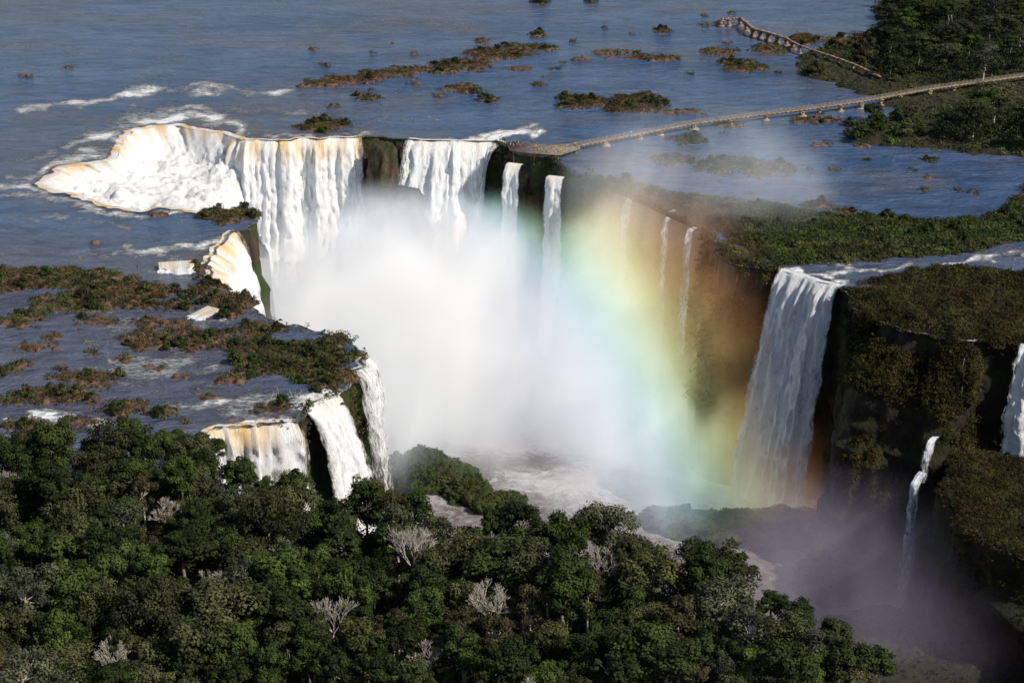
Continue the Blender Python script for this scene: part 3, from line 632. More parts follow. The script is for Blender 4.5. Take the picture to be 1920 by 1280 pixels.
# ---------- islets ----------
shr=[]
for k,mt in enumerate(['leaf_olive','leaf_dark','leaf_brown','leaf_bright']):
    V,Q,t,cs=crown_mesh('shrub',2.0,2.4,11,60,.22,M[mt],.8,(.22,.45)); V[:,2]=np.maximum(V[:,2],-.3)
    mb=MB()
    for c in cs[::3]: mb.tube((0,0,-.4),tuple(c),.09,.04,4)
    root=empty('shrub',(0,0,-500)); tag(root,'shrub','shrub')
    c=mk('foliage',V,Q,M[mt],root,attrs={'tone':t}); s=mb.build('stem',M['bark'],root); KIDS[root.name]=[c,s]; shr.append(root)
NSH=0
def put_shrub(x,y,z,sc,label,group,k=None):
    global NSH
    if NSH>297: return
    NSH+=1
    p=shr[RR.choice([0,0,1,2,3]) if k is None else k]; dup(p,(x,y,z),RR.uniform(0,6.28),sc,label,group)
def islet(px,py,hw,hh,veg,label,ns=0,group=None,h=1.0):
    if px<700 and py>480: hw*=1.15; hh*=1.2
    cx,cy,_=P(px,py); rx=abs(P(px+hw,py)[0]-cx); ry=max(.8 if group else 1.2,(P(px,py-hh)[1]-P(px,py+hh)[1])/2)
    n=72; a=np.linspace(0,2*PI,n,endpoint=False)
    rr=.30+1.45*fbm(np.cos(a)*2.2+px,np.sin(a)*2.2+py,0,5,int(px))
    pl=np.stack([np.cos(a)*rx*rr,np.sin(a)*ry*rr],1)
    pl+=np.array([cx,cy])
    root=empty('rocky_islet',(cx,cy,0)); tag(root,label,'islet',group)
    res=max(.45,min(1.3,rx/15))
    ob,G,D=land('rock',pl-np.array([cx,cy]),.55*h,res,M['rock'],max(.6,min(2.5,ry*.5)),1.4*h,int(px)%97,parent=root)
    if veg>0 and len(G)>3:
        area=len(G)*res*res; nn=int(min(1900,area*.85*veg))
        m=(fbm(G[:,0]*.16,G[:,1]*.16,0,3,77)>.62-.42*veg)&(D>.3)
        if m.sum()>2 and nn>2:
            q=pick(G,nn,m); scatter('undergrowth',q,rng.uniform(.4,1.5,len(q)),18,.24,M['scrub'] if RR.random()<.6 else M['scrub_green'],None,parent=root,squash=1.05)
            for s in range(ns):
                g=G[m][RR.randrange(m.sum())]; put_shrub(cx+g[0],cy+g[1],g[2],RR.uniform(.6,1.35),'bushy shrub on the '+label.split(',')[0],'shrubs on the '+label.split(',')[0])
    return root
IS=[(422,405,52,15,.95,'small green island at the lip between the amber falls',5),
(55,520,75,20,.8,'scrubby islet at the left edge below the blue pool',5),(150,528,60,20,.8,'scrubby islet second from the left edge below the blue pool',4),
(230,552,85,24,.85,'large scrubby islet left of the small amber cascade',9),(130,568,60,18,.6,'reddish low islet with dry bushes, under the large scrubby islet',3),
(374,506,20,14,.6,'dark rock knob beside the small amber cascade',1),(430,574,42,16,.95,'green islet on the rim below the amber fall',5),(330,572,32,11,.6,'low bushy islet beside the white chute',2),
(390,544,36,11,.7,'narrow bushy islet above the white chute',2),
(300,606,40,9,.3,'low reddish rocks under the white chute',1),(35,600,45,12,.6,'flat scrubby islet at the left edge, mid height',2),(180,603,36,8,.3,'thin strip of reddish rock right of the left edge',1),
(290,635,50,18,.7,'scrubby islet in the shallow channels, left of the green mound',3),(390,640,62,16,.9,'green mound in the shallow channels left of the big rim island',5),(480,622,52,11,.85,'green strip on the rim above the big island',3),
(575,672,98,38,1.0,'big shrubby island on the left rim of the gorge',18),(490,690,40,16,.7,'reddish spur at the left end of the big shrubby island',2),(618,710,38,20,.9,'lower tip of the shrubby rim land above the cascade',4),
(28,690,30,12,.6,'little bushy islet at the left edge above the foreground forest',1),(160,712,52,14,.75,'bushy islet above the foreground forest',3),(120,740,66,16,.7,'reddish bushy islet just above the foreground forest',4),(30,745,40,14,.7,'bushy rocks at the left edge just above the foreground forest',2),
(240,765,48,12,.5,'low rocks in white water above the foreground forest',1),(305,775,26,9,.7,'single bushy rock in white water above the foreground forest',1),(515,765,34,11,.4,'bare reddish rocks left of the thick white cascade',1),(430,712,30,8,.5,'low rocks left of the big shrubby island',1),
(40,800,50,10,.6,'low rocks half hidden by the foreground trees',1),(150,792,30,8,.4,'small rocks half hidden by the foreground trees',0),(60,650,36,7,.3,'thin rocky bar near the left edge',0),(100,632,20,6,.4,'tiny bush topped rock near the left edge',0),(450,655,25,8,.5,'small rock between the green mound and the big island',0),
(605,238,50,11,.95,'green islet just above the back of the horseshoe',8),
(600,158,46,9,.3,'flat reddish islet at the left end of the rocky chain',0),(655,150,50,10,.4,'flat reddish islet second in the rocky chain',1),(720,137,50,9,.45,'scrubby reddish islet third in the rocky chain',1),(800,130,62,9,.35,'long reddish islet in the middle of the rocky chain',1),(860,122,56,9,.6,'bushy islet in the middle of the rocky chain',3),(930,103,62,11,.5,'wide reddish islet near the right of the rocky chain',3),(990,90,46,9,.4,'reddish islet at the right end of the rocky chain',2),
(690,183,26,7,.5,'small bushy rock under the rocky chain',1),(868,167,46,8,.35,'reddish flat islet under the rocky chain',1),(915,188,18,7,.9,'round green bush islet under the rocky chain',2),
(1090,192,60,11,.85,'bushy islet in midstream, left of the pair',5),(1185,197,62,20,.9,'bushy islet in midstream, right of the pair',8),
(1150,98,40,5,.2,'thin rocky bar right of the chain',0),(1230,108,60,6,.35,'thin rocky bar below the lone bush',1),(1090,112,22,5,.1,'small bare rock right of the chain',0),(970,128,28,5,.1,'small bare rock below the right end of the chain',0),
(1245,58,14,7,1.0,'lone round bush standing in the river near the top',2),(1005,68,14,6,.6,'bush on a rock above the rocky chain',1),(1015,4,18,6,.9,'green bush islet at the top edge',1),(1108,4,10,4,.9,'small bush at the top edge',0),(905,76,12,5,.6,'tiny bush rock above the rocky chain',0),
(1390,125,44,13,.6,'reddish bushy islet left of the old walkway',3),(1350,98,34,7,.3,'flat rocks left of the old walkway',0),(1440,92,44,9,.3,'reddish rocks under the old walkway',1),(1510,75,34,9,.95,'green thicket islet beside the old walkway',3),(1590,78,50,9,.4,'reddish flats right of the old walkway',2),
(1380,308,66,20,.95,'green thicket in the quiet water, left half',8),(1455,312,36,14,.9,'green thicket in the quiet water, right half',3),(1290,262,30,10,.8,'misty bushes under the footbridge',3),(1370,235,26,6,.3,'rocks at the feet of the footbridge',0),(1270,300,40,11,.6,'reddish flats veiled by mist under the footbridge',2),
(1520,225,54,9,.35,'reddish rocks under the middle of the footbridge',1),(1640,250,50,17,.9,'green islet under the right part of the footbridge',6),(1710,262,46,14,.9,'green islet right of the one under the footbridge',4),(1535,385,30,9,.85,'green bush islet near the scrubland shore',3),(1570,396,32,7,.6,'low reddish islet touching the scrubland shore',1),
(1735,356,8,4,.9,'single tuft in the quiet water',0),(1710,318,8,4,.8,'tiny tuft left of the single tuft',0),(1745,300,16,6,.9,'round bush in the quiet water near the wooded bank',1),(1535,273,24,4,.1,'thin dark rock in the quiet water',0),(1615,273,22,4,.2,'thin rock strip in the quiet water',0),(1795,355,8,4,.9,'small tuft right of the single tuft',0),(1825,362,10,4,.7,'small flat tuft near the scrubland',0),(1685,232,38,7,.2,'bare red mud flat by the wooded bank',0),(1420,330,26,5,.3,'low rocks below the green thicket',0),(1280,210,56,4,.15,'thin rocky line above the footbridge',0),(1345,45,14,6,.4,'rocks at the broken end of the old walkway',0),
(780,158,14,4,.1,'lone dark rock below the chain centre',0),(50,142,16,4,.1,'dark rock in the open river at left',0),(130,127,14,3,.1,'dark speck of rock in the open river at left',0),(300,404,26,4,.1,'dark wet rocks below the amber cascade hollow',0),
(200,578,20,6,.3,'small wet rock below the large scrubby islet',0),(355,614,18,4,.2,'flat rock below the white chute',0),(230,672,20,5,.3,'lone wet rock in the lower shallows',0),(340,705,16,4,.2,'small flat rock in the lower shallows',0),(385,745,18,5,.3,'dark rock in the rapids above the amber curtain',0),(180,455,14,3,0,'dark speck of rock in the blue pool at left',0)]
for t in IS: islet(*t[:7])
def rocks(n,x0,x1,y0,y1,lab,grp,s=(5,15)):
    for k in range(n):
        a=RR.uniform(x0,x1); b=RR.uniform(y0,y1); w_=P(a,b)
        if inpoly(np.array([w_[0]]),np.array([w_[1]]),rim)[0]: continue
        hw=RR.uniform(*s); islet(a,b,hw,hw*RR.uniform(.2,.35),RR.choice([0,.3,.7]),lab,0,grp,h=.7)
rocks(44,0,520,495,800,'small wet rock in the rapids of the left shelf','small rocks of the left shelf')
rocks(22,560,1050,80,200,'small reddish rock beside the rocky chain upstream','small rocks of the chain')
rocks(26,1240,1860,205,385,'small rock or tuft in the quiet water on the right','small rocks in the quiet water',(4,11))
rocks(16,1050,1480,20,140,'small rock in the river near the old walkway','small rocks near the old walkway')
sel=np.nonzero(inview(G1,0)&(D1>1))[0].tolist()
for i in range(30):
    g=G1[RR.choice(sel)]; put_shrub(g[0],g[1],g[2],RR.uniform(.8,1.5),'rounded bush rising from the green scrubland on the right rim','bushes on the scrubland',RR.choice([0,1,3]))
gi=np.nonzero(inview(G2,0)&(a2<1760)&(D2>2)&~np_)[0].tolist()
for i in range(60):
    g=G2[RR.choice(gi)]; put_shrub(g[0],g[1],g[2],RR.uniform(1.2,2.6),'pale bush at the edge of the wooded bank in the upper right','bushes on the wooded bank',RR.choice([0,1,2,3]))
# ---------- foreground forest ----------
SK=np.array([(-100,800),(0,803),(100,806),(250,797),(350,812),(430,852),(480,882),(560,892),(650,884),(720,905),(800,918),(860,950),(950,938),(1050,940),(1150,948),(1200,985),(1300,1012),(1400,1060),(1450,1105),(1520,1125),(1570,1160),(1650,1205),(1700,1262),(1800,1360),(2500,1800)],float)
pos=[]; sp=7.7; row=0; yy=278.0
while yy<440:
    xx=-150+(row%2)*sp/2
    while xx<150:
        pos.append((xx+RR.uniform(-2.6,2.6),yy+RR.uniform(-2.4,2.4))); xx+=sp
    yy+=sp*.87; row+=1
pos=np.array(pos); inl=inpoly(pos[:,0],pos[:,1],L4); dd,_,_=nearest(pos[:,0],pos[:,1],L4)
pos=pos[inl&(dd>1.2)]
BT=[(770,985,'pale bare tree with a tall forked trunk in the middle of the forest',1,1.12),(925,1075,'spreading leafless tree with a flat grey crown, right of the tall forked one',0,1.15),(310,905,'leafless pale tree near the top left of the forest',2,.98),(400,1035,'small grey leafless tree left of the forest centre',2,.95),(215,1185,'leafless tree low in the left of the forest',0,.95),(800,1170,'leafless tree near the bottom centre',2,1.0),(1135,1030,'thin grey leafless tree near the forest edge above the gorge',1,.9),(520,870,'flat topped leafless tree in front of the amber curtain',0,.7),(620,1120,'slender leafless tree left of the bottom centre',1,.95),(1265,1030,'bare tree standing at the rim above the rapids',2,.85),(1000,1240,'bare tree at the bottom edge right of centre',2,1.0),(5,870,'bare tree at the left edge of the forest',0,.85)]
bpos=[]
for (px_,py_,lab,bk,s) in BT:
    zt=19.5*s; x_,y_,_=P(px_,py_,zt); bpos.append((x_,y_)); dup(bares[bk],(x_,y_,.3),RR.uniform(0,6.28),(s*.95,s*.95,s*1.2),lab)
nt_=0
for i in np.argsort(-pos[:,1]):
    X_,Y_=pos[i]; k=RR.choices(range(10),W)[0]; hg=SPEC[k][2]*RR.uniform(.70,1.25)
    if any((X_-bx_)**2+((Y_-by_)+3)**2<30 for bx_,by_ in bpos): hg=min(hg,12.5)
    a,b=pix(X_,Y_,hg)
    if a<-60 or a>1980 or b>1325: continue
    sky=np.interp(a,SK[:,0],SK[:,1])+RR.uniform(-16,12)
    if b<sky:
        bb=(640-sky)/F; dz=-SP+bb*CP; t=Y_/(CP+bb*SP); hg=H+dz*t
        if hg<7: continue
    if nt_>=300: break
    s=hg/SPEC[k][2]; w=max(s,.85)*RR.uniform(.8,1.15)
    dup(protos[k],(X_,Y_,.2),RR.uniform(0,6.28),(w,w*RR.uniform(.8,1.2),s),SPEC[k][8],'foreground forest trees')
    nt_+=1
x_,y_,_=P(318,1160,15.5); dup(palm,(x_,y_,0),1,1.0,'palm tree at the bottom left of the forest')
x_,y_,_=P(690,1195,15.5); dup(palm,(x_,y_,0),2,1.0,'palm tree near the bottom centre of the forest')
big=make_tree('emergent_tree',5.6,25,22,130,.27,M['leaf_grey'],M['bark_pale'],'tall grey green tree with a long pale trunk at the lower left',.5)
x_,y_,_=P(40,1085,23); big.location=(x_,y_,0)
rimtrees=make_tree('broadleaf_tree',5.2,18,26,95,.25,M['leaf_grey'],M['bark_pale'],'wide grey crowned tree at the canopy edge above the gorge',.55)
x_,y_,_=P(1150,960,17); rimtrees.location=(x_,y_,0)
# ---------- far forest ----------
FAR=[('dark evergreen tree in the upper right wood',0),('olive tree in the upper right wood',2),('tall dark tree in the upper right wood',1),('grey green tree in the upper right wood',4),('bright green tree in the upper right wood',3),('broad olive tree in the upper right wood',9)]
cand=G2[dense]; RR.shuffle(order_:=list(range(len(cand)))); got=[]
for i in order_:
    g=cand[i]
    if all((g[0]-h[0])**2+((g[1]-h[1])*.6)**2>80 for h in got): got.append(g)
    if len(got)>=95: break
for g in got:
    lab,k=RR.choice([FAR[0],FAR[0],FAR[2],FAR[5],FAR[1],FAR[3],FAR[4]]); s=RR.uniform(.8,1.15); dup(protos[k],(g[0],g[1],g[2]),RR.uniform(0,6.28),(s*1.35,s*1.35,s*.85),lab,'trees of the upper right wood')
for r in protos+bares+[palm]+shr:
    for c in KIDS[r.name]: bpy.data.objects.remove(c)
    bpy.data.objects.remove(r)
# ---------- gorge rocks ----------
def boulder(name,px,py,z0,rx,ry,rz,label,mat,seed,veg=0,vm='scrub_green',ex=1.0):
    cx,cy,_=P(px,py,z0)
    n1,n2=90,60; th=np.linspace(0,2*PI,n1,endpoint=False); ph=np.linspace(-.3,PI/2,n2)
    TH,PH=np.meshgrid(th,ph); cp=np.cos(PH)**ex; dx=np.cos(TH)*cp; dy=np.sin(TH)*cp; dz=np.sin(PH)
    r=.45+.85*fbm(dx*2.2+seed,dy*2.2,dz*2.2*(1 if rz<30 else 3),6,seed)
    V=np.stack([dx*rx*r,dy*ry*r,dz*rz*(r if rz<30 else .9+.1*r)],2).reshape(-1,3)
    id=np.arange(n1*n2).reshape(n2,n1); Q=np.stack([id[:-1].ravel(),np.roll(id[:-1],-1,1).ravel(),np.roll(id[1:],-1,1).ravel(),id[1:].ravel()],1)
    root=empty(name,(cx,cy,z0)); tag(root,label,'rock')
    mk('rock',V,Q,mat,root)
    if veg:
        q=V[V[:,2]>rz*.18]; q=q[rng.integers(0,len(q),veg)]; scatter('moss_cover',q,rng.uniform(.3,1.0,veg),18,.26,M[vm],None,parent=root)
    return root
boulder('rock_outcrop',745,900,-76,10,8,9,'green mossy rock at the foot of the near left falls, tallest part',M['cliff'],3,500)
boulder('rock_outcrop',812,915,-76,16,10,14,'green mossy rock in the gorge in front of the mist',M['cliff'],5,1000)
boulder('rock_outcrop',880,935,-76,9,9,8,'dark green rock sloping into the brown water',M['cliff'],7,400)
boulder('rock_outcrop',940,955,-76,10,9,6,'low green rock behind the forest edge',M['cliff'],8,300)
boulder('rock_outcrop',1255,985,-76,12,9,7,'wet green rocks in the spray at the foot of the rainbow',M['cliff'],9,300)
boulder('rock_outcrop',1370,1005,-76,22,12,9,'brown green rock ridge at the foot of the tall fall, left part',M['rock_brown'],11,300,'scrub')
boulder('rock_outcrop',1470,1010,-76,24,14,9,'brown green rock ridge at the foot of the tall fall, right part',M['rock_brown'],12,300,'scrub')
boulder('rock_outcrop',728,597,-76,9,8,76,'dark rock pillar between the two back falls',M['rock_brown'],13,0,ex=.35)
boulder('rock_outcrop',768,612,-76,11,9,60,'dark rock shelf right of the pillar between the back falls',M['rock_brown'],14,0,ex=.35)
boulder('rock_outcrop',1580,1100,-76,20,16,14,'shadowed rocks in the dark right arm of the gorge',M['cliff_shaded'],17,200,'cliff_green')
boulder('rock_outcrop',1760,1290,-76,34,26,12,'added dark overgrown rocks standing in for shade at the bottom right',M['cliff_shaded'],19,600,'cliff_green')  # rocks added to darken the sunlit gorge water here, in place of shade
boulder('rock_outcrop',1650,1215,-76,22,18,9,'low shadowed rocks behind the right end of the forest',M['cliff_shaded'],21,300,'cliff_green')
# ---------- footbridge ----------
fb=empty('footbridge',P(1500,212)); tag(fb,'long brownish footbridge on piers curving from the falls platform to the wooded bank','bridge')
fx=Vector(fb.location)
path=[P(1078,274,2.2),P(1200,250,2.4),P(1300,231,2.6),P(1440,213,2.8),P(1500,206,3),P(1620,189,3.4),P(1740,167,4),P(1892,146,4.6),P(2000,132,5)]
pth=resample(path,120)
for _ in range(4): pth[1:-1]=(pth[:-2]+pth[1:-1]+pth[2:])/3
deck=MB();rl=[MB(),MB()]
for i in range(len(pth)-1):
    a=Vector(pth[i])-fx; b=Vector(pth[i+1])-fx; d=(b-a).normalized(); s=d.cross(Vector((0,0,1))).normalized()
    deck.beam(a,b,2.5,.24); deck.beam(a-s*.8-Vector((0,0,.35)),b-s*.8-Vector((0,0,.35)),.3,.5); deck.beam(a+s*.8-Vector((0,0,.35)),b+s*.8-Vector((0,0,.35)),.3,.5)
    for q,sg in ((0,-1),(1,1)):
        o=s*1.2*sg
        for hh in (.5,.8,1.1): rl[q].beam(a+o+Vector((0,0,hh)),b+o+Vector((0,0,hh)),.06,.06)
        rl[q].beam(a+o+Vector((0,0,.1)),a+o+Vector((0,0,1.15)),.09,.09)
deck.build('deck',M['concrete'],fb); rl[0].build('railing',M['rail'],fb); rl[1].build('railing',M['rail'],fb)
prow=[1132,1195,1238,1300,1366,1437,1500,1533,1576,1612,1650,1690,1740,1790,1840]
pp=np.array([pix(*q)[0] for q in pth])
for k,pxx in enumerate(prow):
    i=int(np.argmin(np.abs(pp-pxx))); c=Vector(pth[i])-fx; mb=MB(); w=2.0 if k%3 else 2.7
    d=(Vector(pth[min(i+1,119)])-Vector(pth[i])).normalized(); s=d.cross(Vector((0,0,1))).normalized()
    top=c-Vector((0,0,.65)); bot=Vector((c.x,c.y,-.8-fx.z))
    mb.beam(bot-Vector((0,0,.3)),Vector((c.x,c.y,.5-fx.z)),w*1.5,w*1.2); mb.beam(bot,top,w*.7,w*.9); mb.beam(top-s*1.5-Vector((0,0,.2)),top+s*1.5-Vector((0,0,.2)),.7,.5)
    mb.build('pier',M['concrete'],fb)
rw=empty('ruined_walkway',P(1440,75)); tag(rw,'broken brown old walkway on crumbling piers near the top right','bridge')
fx=Vector(rw.location); rp=[P(1352,36,4),P(1388,34,4.4),P(1412,54,4.2),P(1440,62,4.2),P(1475,72,4),P(1500,86,4),P(1545,101,4),P(1600,120,4),P(1650,144,4)]
rp=[Vector(q)-fx for q in rp]
for i in range(len(rp)-1):
    mb=MB(); a,b=rp[i],rp[i+1]
    if i in(0,): b=a.lerp(b,.85)
    n=6
    for k in range(n):
        p0=a.lerp(b,k/n); p1=a.lerp(b,(k+1)/n); j=Vector((RR.uniform(-.15,.15),RR.uniform(-.15,.15),RR.uniform(-.12,.12)))
        mb.beam(p0+j,p1+j,(2.2 if i<4 else 1.5)*RR.uniform(.8,1.05),.9 if i<4 else .5)
    mb.build('span',M['old_concrete'],rw)
    for t in (0,.5):
        c=a.lerp(b,t); mb=MB(); w=2.2 if i<5 else 1.2
        mb.beam(Vector((c.x,c.y,-.8)),Vector((c.x,c.y,.9)),w*1.5,w*1.4); mb.beam(Vector((c.x,c.y,-.5)),c-Vector((0,0,.4)),w*.8,w*.9)
        mb.beam(c-Vector((w*.7,0,.7)),c+Vector((w*.7,0,-.7)),w,.8)
        mb.build('pier',M['old_concrete'],rw)
vp=empty('viewing_platform',P(1000,283)); tag(vp,'railed viewing platform crowded with visitors at the brink of the falls','platform')
fx=Vector(vp.location); ZP=2.2
outline=[P(950,268,ZP),P(975,264,ZP),P(1010,270,ZP),P(1060,268,ZP),P(1085,268,ZP),P(1088,278,ZP),P(1050,290,ZP),P(1000,287,ZP),P(956,281,ZP)]
ol=[Vector(q)-fx for q in outline]; n=len(ol)
cc=sum(ol,Vector())/n
Vd=[tuple(v) for v in ol]+[tuple(v-Vector((0,0,.4))) for v in ol]+[tuple(cc),tuple(cc-Vector((0,0,.4)))]
Fd=[(i,(i+1)%n,2*n) for i in range(n)]+[(n+(i+1)%n,n+i,2*n+1) for i in range(n)]+[(i,n+i,n+(i+1)%n) for i in range(n)]+[(i,n+(i+1)%n,(i+1)%n) for i in range(n)]
mk('deck',Vd,Fd,M['platform'],vp)
mb=MB()
for i in range(n):
    a,b=ol[i],ol[(i+1)%n]
    for hh in (.5,1.05): mb.beam(a+Vector((0,0,hh)),b+Vector((0,0,hh)),.05,.05)
    k=max(2,int((b-a).length/1.8))
    for j in range(k): c=a.lerp(b,j/k); mb.beam(c,c+Vector((0,0,1.1)),.06,.06)
mb.build('railing',M['platform'],vp)
for i in range(n):
    c=ol[i].lerp(cc,.12); mb=MB(); mb.beam(Vector((c.x,c.y,-3)),c-Vector((0,0,.35)),.5,.5); mb.build('pillar',M['concrete'],vp)
# people
def person_mesh(arm):
    vs=[(0,0,.95),(0,0,1.2),(0,0,1.42),(0,0,1.52),(0,.02,1.63),(0,.01,1.73),
        (.19,0,1.41),(.24,.02,1.14),(.22,.12*arm,.90+.3*(arm-1)*(arm>1)),(-.19,0,1.41),(-.25,0,1.14),(-.24,.08,.88),
        (.10,0,.90),(.11,.02,.48),(.11,0,.08),(.12,.16,.04),(-.10,0,.90),(-.12,-.02,.48),(-.13,-.03,.08),(-.14,.13,.04)]
    ed=[(0,1),(1,2),(2,3),(3,4),(4,5),(2,6),(6,7),(7,8),(2,9),(9,10),(10,11),(0,12),(12,13),(13,14),(14,15),(0,16),(16,17),(17,18),(18,19)]
    rad=[.14,.13,.15,.06,.10,.07,.07,.045,.035,.07,.045,.035,.10,.065,.045,.04,.10,.065,.045,.04]
    me=bpy.data.meshes.new('p'); me.from_pydata(vs,ed,[]); o=bpy.data.objects.new('p',me); C.objects.link(o)
    md=o.modifiers.new('s','SKIN'); 
    if not me.skin_vertices: 
        import bmesh
        bm=bmesh.new(); bm.from_mesh(me); bm.verts.layers.skin.verify(); bm.to_mesh(me); bm.free()
    for i,r in enumerate(rad): me.skin_vertices[0].data[i].radius=(r,r*.85); me.skin_vertices[0].data[i].use_root=(i==0)
    o.modifiers.new('ss','SUBSURF').levels=1
    dg=bpy.context.evaluated_depsgraph_get(); em=bpy.data.meshes.new_from_object(o.evaluated_get(dg)); bpy.data.objects.remove(o)
    return em
bases=[person_mesh(1.0),person_mesh(1.8)]
var=[('red','denim'),('white','khaki'),('blue','dark'),('pink','white'),('dark','denim'),('yellow','dark'),('white','denim'),('red','dark')]
pm=[]
for k,(t_,b_) in enumerate(var):
    me=bases[k%2].copy(); me.materials.clear()
    for q in (M['skin'],M['hair'],M['cloth_'+t_],M['cloth_'+b_]): me.materials.append(q)
    for p in me.polygons:
        zc=p.center.z; p.use_smooth=True
        p.material_index=1 if zc>1.66 or (zc>1.56 and p.center.y<-.01) else 0 if zc>1.46 or zc<.04 or (abs(p.center.x)>.19 and zc<1.05 and zc>.8) else 2 if zc>.92 else 3
    pm.append(me)
spots=[(958,272),(962,275),(966,271),(970,278),(963,278),(978,275),(985,278),(992,281),(1000,283),(1008,284),(1016,285),(1024,286),(1032,286),(1038,285),(1046,287),(976,279),(1005,279),(1020,280),(1035,281),(1052,285),(1060,279),(1068,276),(1078,274),(1012,277),(960,279),(972,272),(988,274),(996,278),(968,275),(973,276),(981,273),(957,276)]
WORD=['red shirt and blue trousers','white shirt and khaki trousers','blue shirt and dark trousers','pink top and white trousers','dark jacket and blue trousers','yellow shirt and dark trousers','white shirt and blue trousers','red shirt and dark trousers']
for i,(a,b) in enumerate(spots):
    k=(i*5+i//3)%8; o=bpy.data.objects.new('person',pm[k]); C.objects.link(o); q=P(a,b,ZP); o.location=(q[0],q[1],ZP+.0); o.rotation_euler=(0,0,RR.uniform(0,6.28)); s=RR.uniform(.94,1.06); o.scale=(s,s,s)
    tag(o,'person in %s standing on the viewing platform'%WORD[k],'person','visitors on the viewing platform')
for i,a in enumerate([1180,1236,1330,1345,1520]):
    k=(i*3+1)%8; j=int(np.argmin(np.abs(pp-a))); o=bpy.data.objects.new('person',pm[k]); C.objects.link(o); o.location=(pth[j][0],pth[j][1],pth[j][2]+.12); o.rotation_euler=(0,0,RR.uniform(0,6.28))
    tag(o,'person in %s walking on the footbridge'%WORD[k],'person','visitors on the footbridge')
def snag(px,py,label,seed):
    x_,y_,_=P(px,py); r=empty('driftwood_snag',(x_,y_,.3)); tag(r,label,'driftwood'); R2=random.Random(seed)
    mb=MB()
    mb.tube((-2.6,0,-.2),(2.4,.6,.5),.28,.18,6); mb.build('log',M['bark_pale'],r)
    for k in range(4):
        mb=MB(); a=Vector((R2.uniform(-2,2),.2,.2)); b=a+Vector((R2.uniform(-1,1),R2.uniform(-1,1),R2.uniform(1,3))); mb.tube(a,b,.13,.05,5); mb.tube(b,b+Vector((R2.uniform(-.6,.6),0,.8)),.05,.02,4); mb.build('branch',M['bark_pale'],r)
snag(518,752,'stranded pale dead tree on the rocks left of the thick cascade',1); snag(546,748,'smaller stranded branch beside the dead tree',2)
# ---------- mist ----------
def mist_mat(name,dens,rainbow,emis,g=-.25,inner=.25,nlo=.38,nhi=.62,nmin=.15,col=(.97,.98,1.0),ns=.022,warp=1.0):
    m,nt,out=newmat(name)
    ob=nd(nt,'ShaderNodeTexCoord').outputs['Object']
    pos=nd(nt,'ShaderNodeNewGeometry').outputs['Position']
    r=nd(nt,'ShaderNodeVectorMath',{0:ob},operation='LENGTH').outputs['Value']
    nz=noise(nt,vmap(nt,pos,(1,1,.7)),ns,4,.62,.4)
    fall_=mr(nt,ma(nt,'ADD',r,ma(nt,'MULTIPLY',ma(nt,'SUBTRACT',.5,nz),warp)),1.0,inner)
    hard=mr(nt,r,1.0,.8)
    d=ma(nt,'MULTIPLY',ma(nt,'MULTIPLY',fall_,hard),mr(nt,nz,nlo,nhi,nmin,1.0))
    d=ma(nt,'MULTIPLY',d,dens)
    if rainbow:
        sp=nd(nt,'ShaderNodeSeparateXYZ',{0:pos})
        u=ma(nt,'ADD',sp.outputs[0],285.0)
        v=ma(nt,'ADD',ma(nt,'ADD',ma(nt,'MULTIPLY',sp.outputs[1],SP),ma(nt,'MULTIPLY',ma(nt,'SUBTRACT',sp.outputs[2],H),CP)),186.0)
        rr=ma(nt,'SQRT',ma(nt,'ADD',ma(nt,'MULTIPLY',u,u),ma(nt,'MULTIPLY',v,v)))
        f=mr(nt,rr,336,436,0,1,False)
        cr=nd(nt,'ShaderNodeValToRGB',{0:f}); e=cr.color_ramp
        st=[(0,(.84,.90,1.0)),(.18,(.72,.84,1.0)),(.30,(.56,.82,.90)),(.39,(.56,.88,.60)),(.49,(.90,.92,.42)),(.60,(1.0,.68,.26)),(.73,(.95,.44,.19)),(.86,(.60,.27,.19)),(1.0,(.30,.19,.21))]  # rainbow light painted as a fixed colour band in the mist
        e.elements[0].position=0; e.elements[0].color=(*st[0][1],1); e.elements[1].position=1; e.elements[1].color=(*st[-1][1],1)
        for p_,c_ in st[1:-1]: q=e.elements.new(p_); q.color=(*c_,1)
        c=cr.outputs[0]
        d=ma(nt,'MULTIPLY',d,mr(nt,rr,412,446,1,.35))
    else: c=(*col,1)
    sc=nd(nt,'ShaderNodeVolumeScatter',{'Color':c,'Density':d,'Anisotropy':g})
    em=nd(nt,'ShaderNodeEmission',{'Color':c,'Strength':ma(nt,'MULTIPLY',d,emis)})  # mist glows by itself, standing in for multiply scattered sunlight
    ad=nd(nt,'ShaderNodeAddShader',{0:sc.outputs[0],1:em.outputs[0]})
    nt.links.new(ad.outputs[0],out.inputs['Volume']); return m
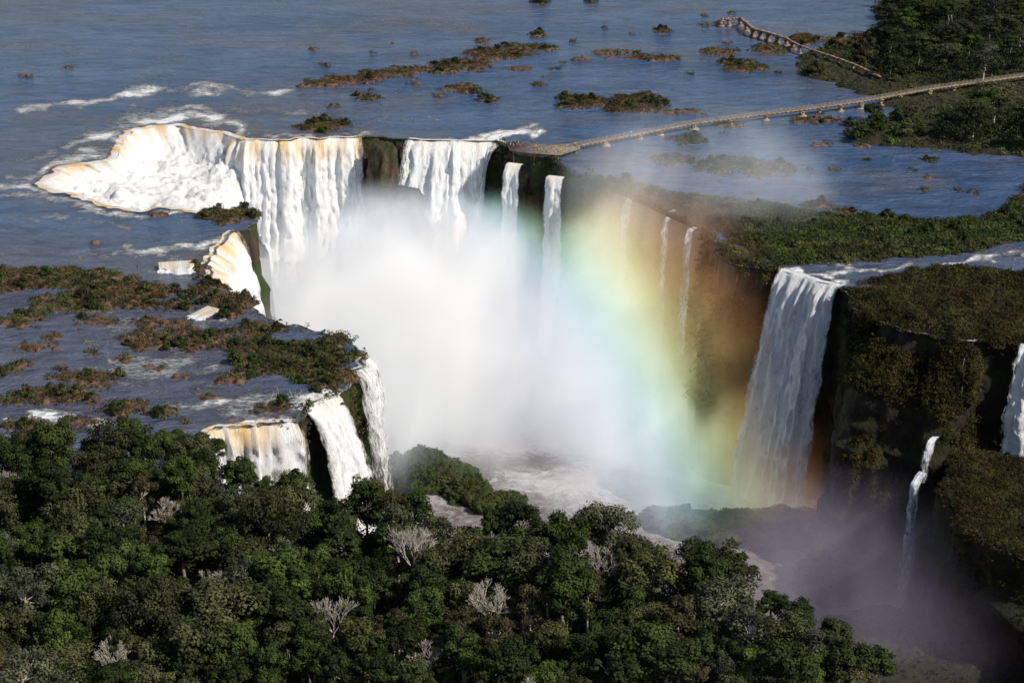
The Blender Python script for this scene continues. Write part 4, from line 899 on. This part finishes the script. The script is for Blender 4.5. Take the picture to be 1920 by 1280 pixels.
def mist(cx,cy,cz,rx,ry,rz,mat,label):
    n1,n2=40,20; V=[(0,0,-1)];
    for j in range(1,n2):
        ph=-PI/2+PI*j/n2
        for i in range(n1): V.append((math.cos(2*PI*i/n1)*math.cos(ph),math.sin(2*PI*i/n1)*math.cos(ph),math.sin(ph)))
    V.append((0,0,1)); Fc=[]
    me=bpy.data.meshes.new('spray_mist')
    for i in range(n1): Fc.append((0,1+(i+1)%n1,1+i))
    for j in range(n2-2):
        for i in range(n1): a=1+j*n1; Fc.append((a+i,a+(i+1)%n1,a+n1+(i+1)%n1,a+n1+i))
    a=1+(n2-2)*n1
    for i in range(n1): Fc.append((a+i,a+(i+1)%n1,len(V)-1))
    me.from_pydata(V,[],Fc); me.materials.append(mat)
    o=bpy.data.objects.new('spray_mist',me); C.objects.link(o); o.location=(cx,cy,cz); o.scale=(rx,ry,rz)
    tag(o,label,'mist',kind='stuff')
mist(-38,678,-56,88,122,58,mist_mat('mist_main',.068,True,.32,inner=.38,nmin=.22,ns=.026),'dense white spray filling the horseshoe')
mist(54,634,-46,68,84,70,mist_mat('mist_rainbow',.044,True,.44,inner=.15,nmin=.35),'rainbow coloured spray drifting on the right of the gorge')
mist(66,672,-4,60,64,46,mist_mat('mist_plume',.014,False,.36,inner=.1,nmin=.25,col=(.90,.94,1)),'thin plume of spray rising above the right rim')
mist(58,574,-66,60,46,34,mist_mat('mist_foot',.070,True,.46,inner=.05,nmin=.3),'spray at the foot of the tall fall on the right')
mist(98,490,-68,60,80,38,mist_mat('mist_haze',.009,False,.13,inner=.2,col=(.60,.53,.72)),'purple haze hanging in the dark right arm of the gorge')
# ---------- light ----------
AZ=math.radians(119); EL=math.radians(41)
sd=Vector((math.sin(AZ)*math.cos(EL),math.cos(AZ)*math.cos(EL),math.sin(EL)))
sl=bpy.data.lights.new('sun','SUN'); sl.energy=5.0; sl.angle=math.radians(.5); sl.color=(1,.93,.82)
so=bpy.data.objects.new('sun',sl); C.objects.link(so); so.rotation_euler=(-sd).to_track_quat('-Z','Y').to_euler(); so.location=(0,0,400)
w=bpy.data.worlds.new('World'); bpy.context.scene.world=w; w.use_nodes=True; nt=w.node_tree
bg=nt.nodes['Background']; sk=nt.nodes.new('ShaderNodeTexSky'); sk.sky_type='NISHITA'; sk.sun_disc=False; sk.sun_elevation=EL; sk.sun_rotation=AZ
nt.links.new(sk.outputs[0],bg.inputs[0]); bg.inputs[1].default_value=.085
cd=bpy.data.cameras.new('camera'); co=bpy.data.objects.new('camera',cd); C.objects.link(co); co.location=(0,0,H); co.rotation_euler=(math.radians(70),0,0)
cd.sensor_width=36; cd.lens=F/1920*36; cd.clip_end=30000; cd.clip_start=1
bpy.context.scene.camera=co
bpy.context.scene.view_settings.view_transform='Standard'; bpy.context.scene.view_settings.look='None'; bpy.context.scene.view_settings.exposure=0
